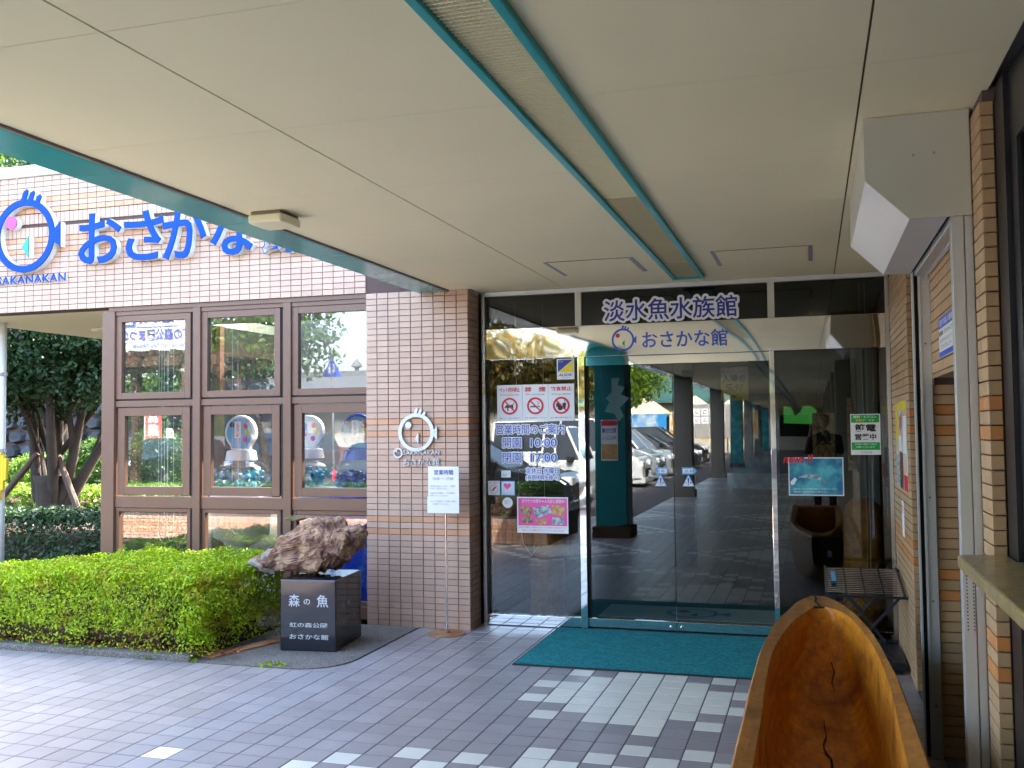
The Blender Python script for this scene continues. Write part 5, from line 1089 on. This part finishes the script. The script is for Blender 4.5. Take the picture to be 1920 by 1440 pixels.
    obj('number_plate', MB().box(fx_+.05, fx_+.062, -.17, .17, .40, .56), 'plate_yellow' if kind in ('hatch', 'truck') else 'paper', c); obj('number_plate', MB().box(body[1][0]-.04, body[1][0]-.02, -.17, .17, .55, .71), 'plate_yellow' if kind in ('hatch', 'truck') else 'paper', c)
    if kind == 'truck':
        for y0, y1 in ((-w, -w+.04), (w-.04, w)): obj('tray_side', MB().box(-1.68, .5, y0, y1, .68, .98), paint, c)
        obj('tray_gate', MB().box(-1.70, -1.66, -w, w, .68, .98), paint, c)
        for y0 in (-w+.06, 0, w-.06): obj('guard_bar', MB().cyl((.5, y0, .7), (.5, y0, 1.65), .02, n=6), 'steel', c)
        obj('guard_bar', MB().cyl((.5, -w+.06, 1.64), (.5, w-.06, 1.64), .02, n=6), 'steel', c)
    rw = .31 if kind not in ('truck', 'hatch') else .27
    if kind == 'suv': rw = .35
    for xw in (-Ln*.29, Ln*.31):
        for sgn in (-1, 1):
            yy_ = sgn*(w-.10); wh = obj('wheel', MB().torus((xw, yy_, rw), rw-.09, .09, 'y', 28, 10), 'rubber', c, smooth=True)
            rm_ = MB().cyl((xw, yy_-.03, rw), (xw, yy_+.03, rw), rw*.28, n=12)
            for s_ in range(8): t = s_*math.pi/4; rm_.tube([(xw, yy_+sgn*.05, rw), (xw+math.cos(t)*rw*.66, yy_+sgn*.05, rw+math.sin(t)*rw*.66)], .022, 4)
            rm_.torus((xw, yy_+sgn*.03, rw), rw*.66, .02, 'y', 24, 6); obj('rim', rm_, 'rim', wh)
            obj('wheel_arch', MB().cyl((xw, sgn*(w-.30), rw+.02), (xw, sgn*(w+.004), rw+.02), rw+.05, n=22), 'car_trim', c)
    c.location = (loc[0]+(.8 if rz == 0 else 0), loc[1], -.13); c.rotation_euler = (0, 0, rz); return c
car('wagon', 'paint_black', 'black wagon parked nearest the entrance, reflected in the left fixed glass', (-7.35, -2.9), 0)
car('truck', 'paint_white', 'small white pickup truck parked beside the black wagon', (-7.0, -5.7), 0); car('van', 'paint_white', 'white van parked nose to the arcade', (-7.2, -11.2), 0)
car('van', 'paint_silver', 'silver van parked next to the white van', (-7.2, -14.0), 0); car('hatch', 'paint_silver', 'silver hatchback parked between vans and dark sedans', (-6.9, -17.0), 0)
car('wagon', 'paint_maroon', 'dark red wagon parked behind the silver hatchback', (-7.4, -20.2), 0); car('sedan', 'paint_black', 'black sedan reflected between the grey columns', (-7.2, -23.2), 0); car('suv', 'paint_black', 'black tall car furthest along the arcade', (-7.2, -26.6), 0)
car('hatch', 'paint_brown', 'brown hatchback seen from behind, reflected in the right window', (-16.3, -13.0), R(112)); car('suv', 'paint_white', 'white tall car reflected at the edge of the right window', (-14.0, -17.6), R(100)); car('wagon', 'paint_black', 'dark wagon reflected in the middle window', (-21.4, -14.0), R(95))

# brick planter with hedge beyond the canopy edge
pt = thing('brick_planter', 'low tiled planter with a clipped hedge, reflected low in the glass', 'planter', (-7, 1.7, 0)); obj('planter_wall', MB().box(-11.5, -3.5, .6, 2.42, -.129, .36), 'grout', pt)
pcs = []
for r in range(7):
    for c_ in range(80): pcs.append(((-3.55-.1005*c_, 2.42, .05*r+.03), .0955, .0452, .012, '+y', 'tile_orange' if r in (2, 4) else 'tile'))
field(pcs, pt, 'planter_tile', 'planter_tile_field', cap=0)
hedge('planter_hedge', 'clipped hedge growing in the tiled planter outside the canopy', -11.4, -3.65, .75, 2.3, .36, .78, 14000, .028, 'leaf_mid', .12, None, 10)

tree('maple_tree', 'yellow autumn tree across the car park, reflected in the header', (-12.8, -27, -.13), [(0, 0, 1), (.2, .1, 1)], 3.2, .2, 2, [((-12.8, -27, 4.9), (3.6, 3, 2.6)), ((-15.4, -27.5, 4.2), (2.2, 2, 2.2)), ((-10.6, -27, 3.6), (1.8, 1.8, 1.5))], 12000, .13, 'leaf_yellow')
tree('willow_tree', 'bright green drooping tree right of the yellow tree', (-9.6, -33, -.13), [(0, 0, 1)], 2.6, .18, 2, [((-9.6, -33, 4.1), (2.8, 2.4, 1.6))], 8000, .12, 'leaf_sunny')
tree('street_tree', 'leafy street tree reflected in the middle window', (-15.0, -9.6, -.13), [(.1, 0, 1), (-.2, .1, 1)], 2.8, .16, 2, [((-14.6, -9.6, 4.7), (2.0, 1.8, 1.7)), ((-16.4, -9.9, 3.6), (1.3, 1.3, 1.3))], 9000, .10, 'leaf_mid')
tree('street_tree', 'large dark tree behind the green-roofed building', (-13, -66, -.13), [(0, 0, 1)], 4, .3, 2, [((-13, -66, 6.2), (4.2, 3, 2.6))], 7000, .25, 'leaf_dark')
for k, (x, y) in enumerate(((-32, -30), (-40, -24), (-52, -40), (-24, -52), (-60, -20))):
    tree('street_tree', ['tree on the far left of the car park', 'second tree on the far left of the car park', 'tree behind the vending machines', 'tree behind the tiled-roof house', 'most distant tree beyond the road'][k], (x, y, -.13), [(0, 0, 1)], 3, .22, 2, [((x, y, 5), (3.6, 3.2, 3))], 6000, .2, ('leaf_mid', 'leaf_sunny', 'leaf_mid', 'leaf_dark', 'leaf_mid')[k], 'trees across the car park')
struct('hills', MB().prism([(-260, -.2), (-260, 18), (-190, 19), (-130, 13), (-80, 22), (-30, 16), (20, 24), (80, 16), (160, 20), (160, -.2)], -330, -300, 'y'), 'leaf_dark')
# market hall with green roof, tents
mk = thing('market_hall', 'long market hall with green metal roof across the car park', 'building', (-6, -54, -.13)); obj('wall', MB().box(-22, 4, -58, -51, -.13, 3.4), 'wall_cream', mk)
obj('roof', MB().prism([(-50, 3.2), (-50, 3.45), (-54.5, 4.6), (-59, 3.45), (-59, 3.2)], -23, 5, 'x'), 'roof_green', mk); obj('upper_roof', MB().prism([(-52.8, 4.1), (-52.8, 4.7), (-55.5, 5.7), (-57.5, 4.7), (-57.5, 4.1)], -11.2, 3, 'x'), 'roof_green', mk)
for k in range(8): obj('window', MB().box(-20+3*k, -18.2+3*k, -51.02, -50.98, .9, 2.3), 'car_glass', mk)
for k, (x, mm) in enumerate(((-8.9, 'tent_blue'), (-6.2, 'tent_orange'), (-4.0, 'tent_orange'))):
    t = thing('market_tent', ['cream market tent with blue front cloth', 'cream market tent with orange front cloth beside the blue one', 'cream market tent furthest to the right in the glass'][k], 'tent', (x, -40, -.13), 'market tents'); a = 1.25
    obj('tent_roof', MB().add([(x-a, -41.2, 2.35), (x+a, -41.2, 2.35), (x+a, -38.7, 2.35), (x-a, -38.7, 2.35), (x, -39.95, 3.35)], [(0, 1, 4), (1, 2, 4), (2, 3, 4), (3, 0, 4), (3, 2, 1, 0)]), 'tent_cloth', t); obj('front_cloth', MB().box(x-a, x+a, -38.72, -38.69, .9 if k else 1.4, 2.34), mm, t)
    for dx in (-a+.03, a-.03):
        for yy_ in (-41.17, -38.75): obj('tent_leg', MB().cyl((x+dx, yy_, -.13), (x+dx, yy_, 2.35), .025, n=6), 'steel', t)
bdp = tag(obj('price_board', MB().box(-6.2, -4.0, -36.05, -36, 1.0, 2.75), 'concrete'), 'grey notice board with white letter cards between the columns', 'board')
for i in range(4):
    for j in range(2): obj('letter_card', MB().box(-5.9+.42*i, -5.55+.42*i, -35.998, -35.99, 1.75+.42*j, 2.1+.42*j), 'paper', bdp); lettering('シルアニンコーヒ'[i+4*j], 5.62-.42*i, 5.82-.42*i, 1.83+.42*j, 2.02+.42*j, 'ink_black', bdp, plane=(Vector((0, -35.985, 0)), Vector((-1, 0, 0)), Vector((0, 0, 1)), Vector((0, 1, 0))), off=.02)
for k, o in enumerate((0,)): obj('board_leg', MB().box(-6.1, -6.02, -36.04, -36.01, -.13, 1.0), 'steel', bdp); obj('board_leg', MB().box(-4.2, -4.12, -36.04, -36.01, -.13, 1.0), 'steel', bdp)
# tiled-roof house, pergola, road signs, vending machines
hs = thing('tiled_roof_house', 'low house with grey tiled gable roof, reflected in the right window', 'house', (-24, -35, -.13)); obj('wall', MB().box(-31, -19, -38.5, -32.2, -.13, 2.9), 'wood_dark', hs); obj('roof', MB().prism([(-31, 2.8), (-31, 3.05), (-35.2, 4.75), (-39.5, 3.05), (-39.5, 2.8)], -32, -18, 'x'), 'roof_tile', hs); obj('ridge', MB().box(-32.1, -17.9, -35.4, -35.0, 4.68, 4.95), 'roof_tile', hs)
for x in (-24.5, -22.6): obj('roof_vent', MB().lathe([(.02, .8), (.3, .45), (.32, .38), (.12, .3), (.12, 0)], (x, -35.2, 4.8), 10), 'roof_tile', hs)
for k in range(4): obj('window', MB().box(-30+2.8*k, -28.2+2.8*k, -32.22, -32.17, .7, 2.1), 'interior_pale', hs)
pg = thing('pergola', 'dark timber pergola reflected in the middle window', 'pergola', (-17, -7.5, -.13))
for x in (-18.6, -15.2):
    for y in (-8.8, -6.4): obj('post', MB().box(x-.11, x+.11, y-.11, y+.11, -.13, 3.3), 'wood_dark', pg)
for y in (-8.8, -6.4): obj('beam', MB().box(-19.4, -14.3, y-.08, y+.08, 3.3, 3.55), 'wood_dark', pg)
for k in range(8): obj('rafter', MB().box(-19+.62*k, -18.9+.62*k, -9.4, -5.8, 3.551, 3.68), 'wood_dark', pg)
rs = thing('road_station_sign', 'white road station sign with blue letters, mirrored in the left window', 'sign', (-18.2, -8, -.13)); obj('sign_board', MB().box(-19.3, -16.0, -8.06, -8.0, 3.85, 5.3), 'road_paint', rs, bevel=.02); PR = (Vector((0, -7.99, 0)), Vector((-1, 0, 0)), Vector((0, 0, 1)), Vector((0, 1, 0)))
lettering('道の駅', 16.75, 17.9, 4.62, 4.95, 'ink_navy', rs, plane=PR, off=.03); lettering('虹の森公園まつの', 16.2, 18.5, 4.14, 4.48, 'ink_navy', rs, plane=PR, off=.03); lettering('Niji no mori Park Matsuno', 16.4, 18.1, 3.92, 4.08, 'ink_blue', rs, plane=PR); obj('rule', MB().box(-18.0, -16.6, -7.996, -7.99, 4.52, 4.545), 'ink_blue', rs)
obj('blue_logo', MB().box(-18.62, -18.02, -7.996, -7.99, 4.55, 5.1), 'ink_blue', rs); obj('logo_house', MB().prism([(-18.52, 4.62), (-18.12, 4.62), (-18.12, 4.8), (-18.32, 4.98), (-18.52, 4.8)], -7.988, -7.98, 'y'), 'sign_white', rs)
for x in (-18.9, -16.4): obj('sign_pole', MB().cyl((x, -8.1, -.13), (x, -8.1, 5.2), .07, n=10), 'steel', rs)
cs_ = thing('crossing_sign', 'blue triangular pedestrian crossing sign on a pole', 'road sign', (-14.0, -12, -.13)); obj('pole', MB().cyl((-14, -12.04, -.13), (-14, -12.04, 3.8), .035, n=8), 'steel', cs_); obj('triangle', MB().prism([(-14.33, 3.25), (-13.67, 3.25), (-14, 3.85)], -12.0, -11.98, 'y'), 'ink_blue', cs_)
for dx in (-.07, .07): obj('walking_figure', MB().prism([(-14+dx-.035, 3.34), (-14+dx, 3.42), (-14+dx+.04, 3.34), (-14+dx+.03, 3.5), (-14+dx+.05, 3.48), (-14+dx, 3.58), (-14+dx-.05, 3.48), (-14+dx-.03, 3.5)], -11.978, -11.972, 'y').cyl((-14+dx, -11.978, 3.615), (-14+dx, -11.972, 3.615), .03, n=10), 'paper', cs_)
for k, (x, mm) in enumerate(((-43.8, 'vend_white'), (-42.2, 'vend_blue'))):
    v_ = thing('vending_machine', ['white drinks vending machine', 'blue drinks vending machine'][k]+' far across the car park', 'vending machine', (x, -45.5, -.13), 'drinks machines'); obj('cabinet', MB().box(x-.6, x+.6, -46, -45.2, -.1, 1.9), mm, v_, bevel=.02); obj('display_window', MB().box(x-.5, x+.5, -45.2, -45.17, .95, 1.75), 'sign_white', v_)
    for r in range(3):
        for c_ in range(6): obj('drink', MB().cyl((x-.42+.165*c_, -45.14, 1.0+.25*r), (x-.42+.165*c_, -45.14, 1.18+.25*r), .045, n=8), ('ink_red', 'ink_green', 'ink_yellow', 'vend_blue')[(r+c_) % 4], v_)
nb = thing('banner_flag', 'red open-for-business banner flag reflected in the left window', 'banner', (-30.9, -26, -.13)); obj('pole', MB().cyl((-31.5, -26, -.13), (-31.5, -26, 2.9), .025, n=6), 'white_plastic', nb); obj('cloth', MB().box(-31.48, -30.5, -26.01, -26, .55, 2.8), 'flag_red', nb); lettering('営', 30.65, 31.33, 2.1, 2.7, 'paper', nb, plane=(Vector((0, -25.98, 0)), Vector((-1, 0, 0)), Vector((0, 0, 1)), Vector((0, 1, 0))), off=.02); lettering('業', 30.65, 31.33, 1.4, 2.0, 'paper', nb, plane=(Vector((0, -25.98, 0)), Vector((-1, 0, 0)), Vector((0, 0, 1)), Vector((0, 1, 0))), off=.02); lettering('中', 30.7, 31.28, .7, 1.3, 'paper', nb, plane=(Vector((0, -25.98, 0)), Vector((-1, 0, 0)), Vector((0, 0, 1)), Vector((0, 1, 0))), off=.02)
# strip lamp under the arcade ceiling
tag(obj('arcade_strip_lamp', MB().box(-2.5, -2.36, -5.6, -4.4, 2.66, 2.7395), 'white_plastic', bevel=.01), 'white strip lamp under the arcade ceiling, seen in the glass', 'lamp')

# ------------------------------------------------------------------ the photographer, reflected in the right glass
pn = thing('person', 'person in dark clothes holding up a phone, reflected in the glass', 'person', (.17, -.36, 0))
def skin_mesh(name, verts, edges, radii, m, parent, root=0, sub=2):
    me = bpy.data.meshes.new(name); me.from_pydata(verts, edges, []); o = bpy.data.objects.new(name, me); COL.objects.link(o); me.materials.append(MATS[m])
    md = o.modifiers.new('skin', 'SKIN'); md.use_smooth_shade = True
    for i, r in enumerate(radii): me.skin_vertices[0].data[i].radius = r if isinstance(r, tuple) else (r, r)
    me.skin_vertices[0].data[root].use_root = True
    s = o.modifiers.new('sub', 'SUBSURF'); s.levels = sub; s.render_levels = sub; setpar(o, parent); return o
bx, by = .17, -.36
V = [(bx, by-.02, .95), (bx, by-.01, 1.18), (bx, by, 1.38), (bx, by+.01, 1.48), (bx, by+.02, 1.545),
     (bx-.19, by, 1.40), (bx-.25, by+.10, 1.17), (bx-.21, by+.25, 1.43), (bx+.19, by, 1.40), (bx+.25, by+.10, 1.17), (bx+.04, by+.26, 1.43),
     (bx-.10, by-.02, .86), (bx-.11, by+.02, .48), (bx-.11, by-.02, .09), (bx+.10, by-.02, .86), (bx+.11, by+.01, .48), (bx+.11, by-.02, .09), (bx-.12, by+.13, .04), (bx+.12, by+.13, .04)]
E_ = [(0, 1), (1, 2), (2, 3), (3, 4), (2, 5), (5, 6), (6, 7), (2, 8), (8, 9), (9, 10), (0, 11), (11, 12), (12, 13), (0, 14), (14, 15), (15, 16), (13, 17), (16, 18)]
skin_mesh('body', V, E_, [(.17, .12), (.16, .115), (.17, .11), .06, .055, .075, .052, .036, .075, .052, .036, .095, .062, .042, .095, .062, .042, .04, .04], 'shirt_dark', pn)
bm = bmesh.new(); bmesh.ops.create_icosphere(bm, subdivisions=4, radius=1)
for v in bm.verts:
    x, y, z = v.co; w = .078*(1-.18*max(0, -z)); f = .098
    p = Vector((bx+w*x, by+.035+f*y, 1.66+.118*z)); ny_ = y > .6
    if ny_ and abs(x) < .22 and -.25 < z < .15: p.y += .022*(1-abs(x)/.22)*(1-abs(z+.1)/.25 if z > -.1 else .9)
    if y > .5 and .05 < z < .25 and .2 < abs(x) < .55: p.y -= .008
    if y > .55 and -.55 < z < -.42 and abs(x) < .35: p.y -= .006
    v.co = p
me = bpy.data.meshes.new('head'); bm.to_mesh(me); bm.free(); hd_ = obj('head', me, 'skin', pn, smooth=True)
bm = bmesh.new(); bmesh.ops.create_icosphere(bm, subdivisions=4, radius=1); bmesh.ops.delete(bm, geom=[v for v in bm.verts if v.co.z < .1 and v.co.y > .05 or v.co.z < -.45 or (v.co.y > .75 and v.co.z < .55)], context='VERTS')
for v in bm.verts: v.co = Vector((bx+.085*v.co.x, by+.028+.107*v.co.y, 1.668+.122*v.co.z))*1.0
me = bpy.data.meshes.new('hair'); bm.to_mesh(me); bm.free(); obj('hair', me, 'hair', pn, smooth=True)
for s_ in (-1, 1): obj('ear', MB().lathe([(.004, -.028), (.014, -.01), (.015, .012), (.005, .03)], (bx+s_*.08, by+.03, 1.655), 10), 'skin', pn, smooth=True)
# phone held up in front of the face; hands with five fingers round it
PHX, PHY, PHZ = .065, -.10, 1.565
tag(obj('phone', MB().box(PHX-.075, PHX+.075, PHY-.004, PHY+.004, PHZ-.036, PHZ+.036), 'black_frame', bevel=.003), 'dark phone held up by the person reflected in the glass', 'phone')
for s_ in (-1, 1):
    wx = V[7] if s_ < 0 else V[10]; ex = PHX+s_*.085; W_ = [Vector(wx), Vector((ex+s_*.012, PHY-.055, PHZ-.055)), Vector((ex+s_*.005, PHY-.03, PHZ-.015))]
    vs_ = [tuple(p) for p in W_]; es_ = [(0, 1), (1, 2)]; rs_ = [.030, .026, .022]
    for k, dz in enumerate((.028, .012, -.004, -.02)):
        b_ = len(vs_); vs_ += [(ex+s_*.010, PHY+.006, PHZ+dz), (ex-s_*.008, PHY+.020, PHZ+dz+.004), (ex-s_*(.028-.004*k), PHY+.018, PHZ+dz+.002)]; es_ += [(2, b_), (b_, b_+1), (b_+1, b_+2)]; rs_ += [.0085, .008, .007]
    b_ = len(vs_); vs_ += [(ex-s_*.015, PHY-.024, PHZ-.022), (ex-s_*.038, PHY-.018, PHZ-.004)]; es_ += [(1, b_), (b_, b_+1)]; rs_ += [.010, .008]
    skin_mesh('hand', vs_, es_, rs_, 'skin', pn, 0, 1)
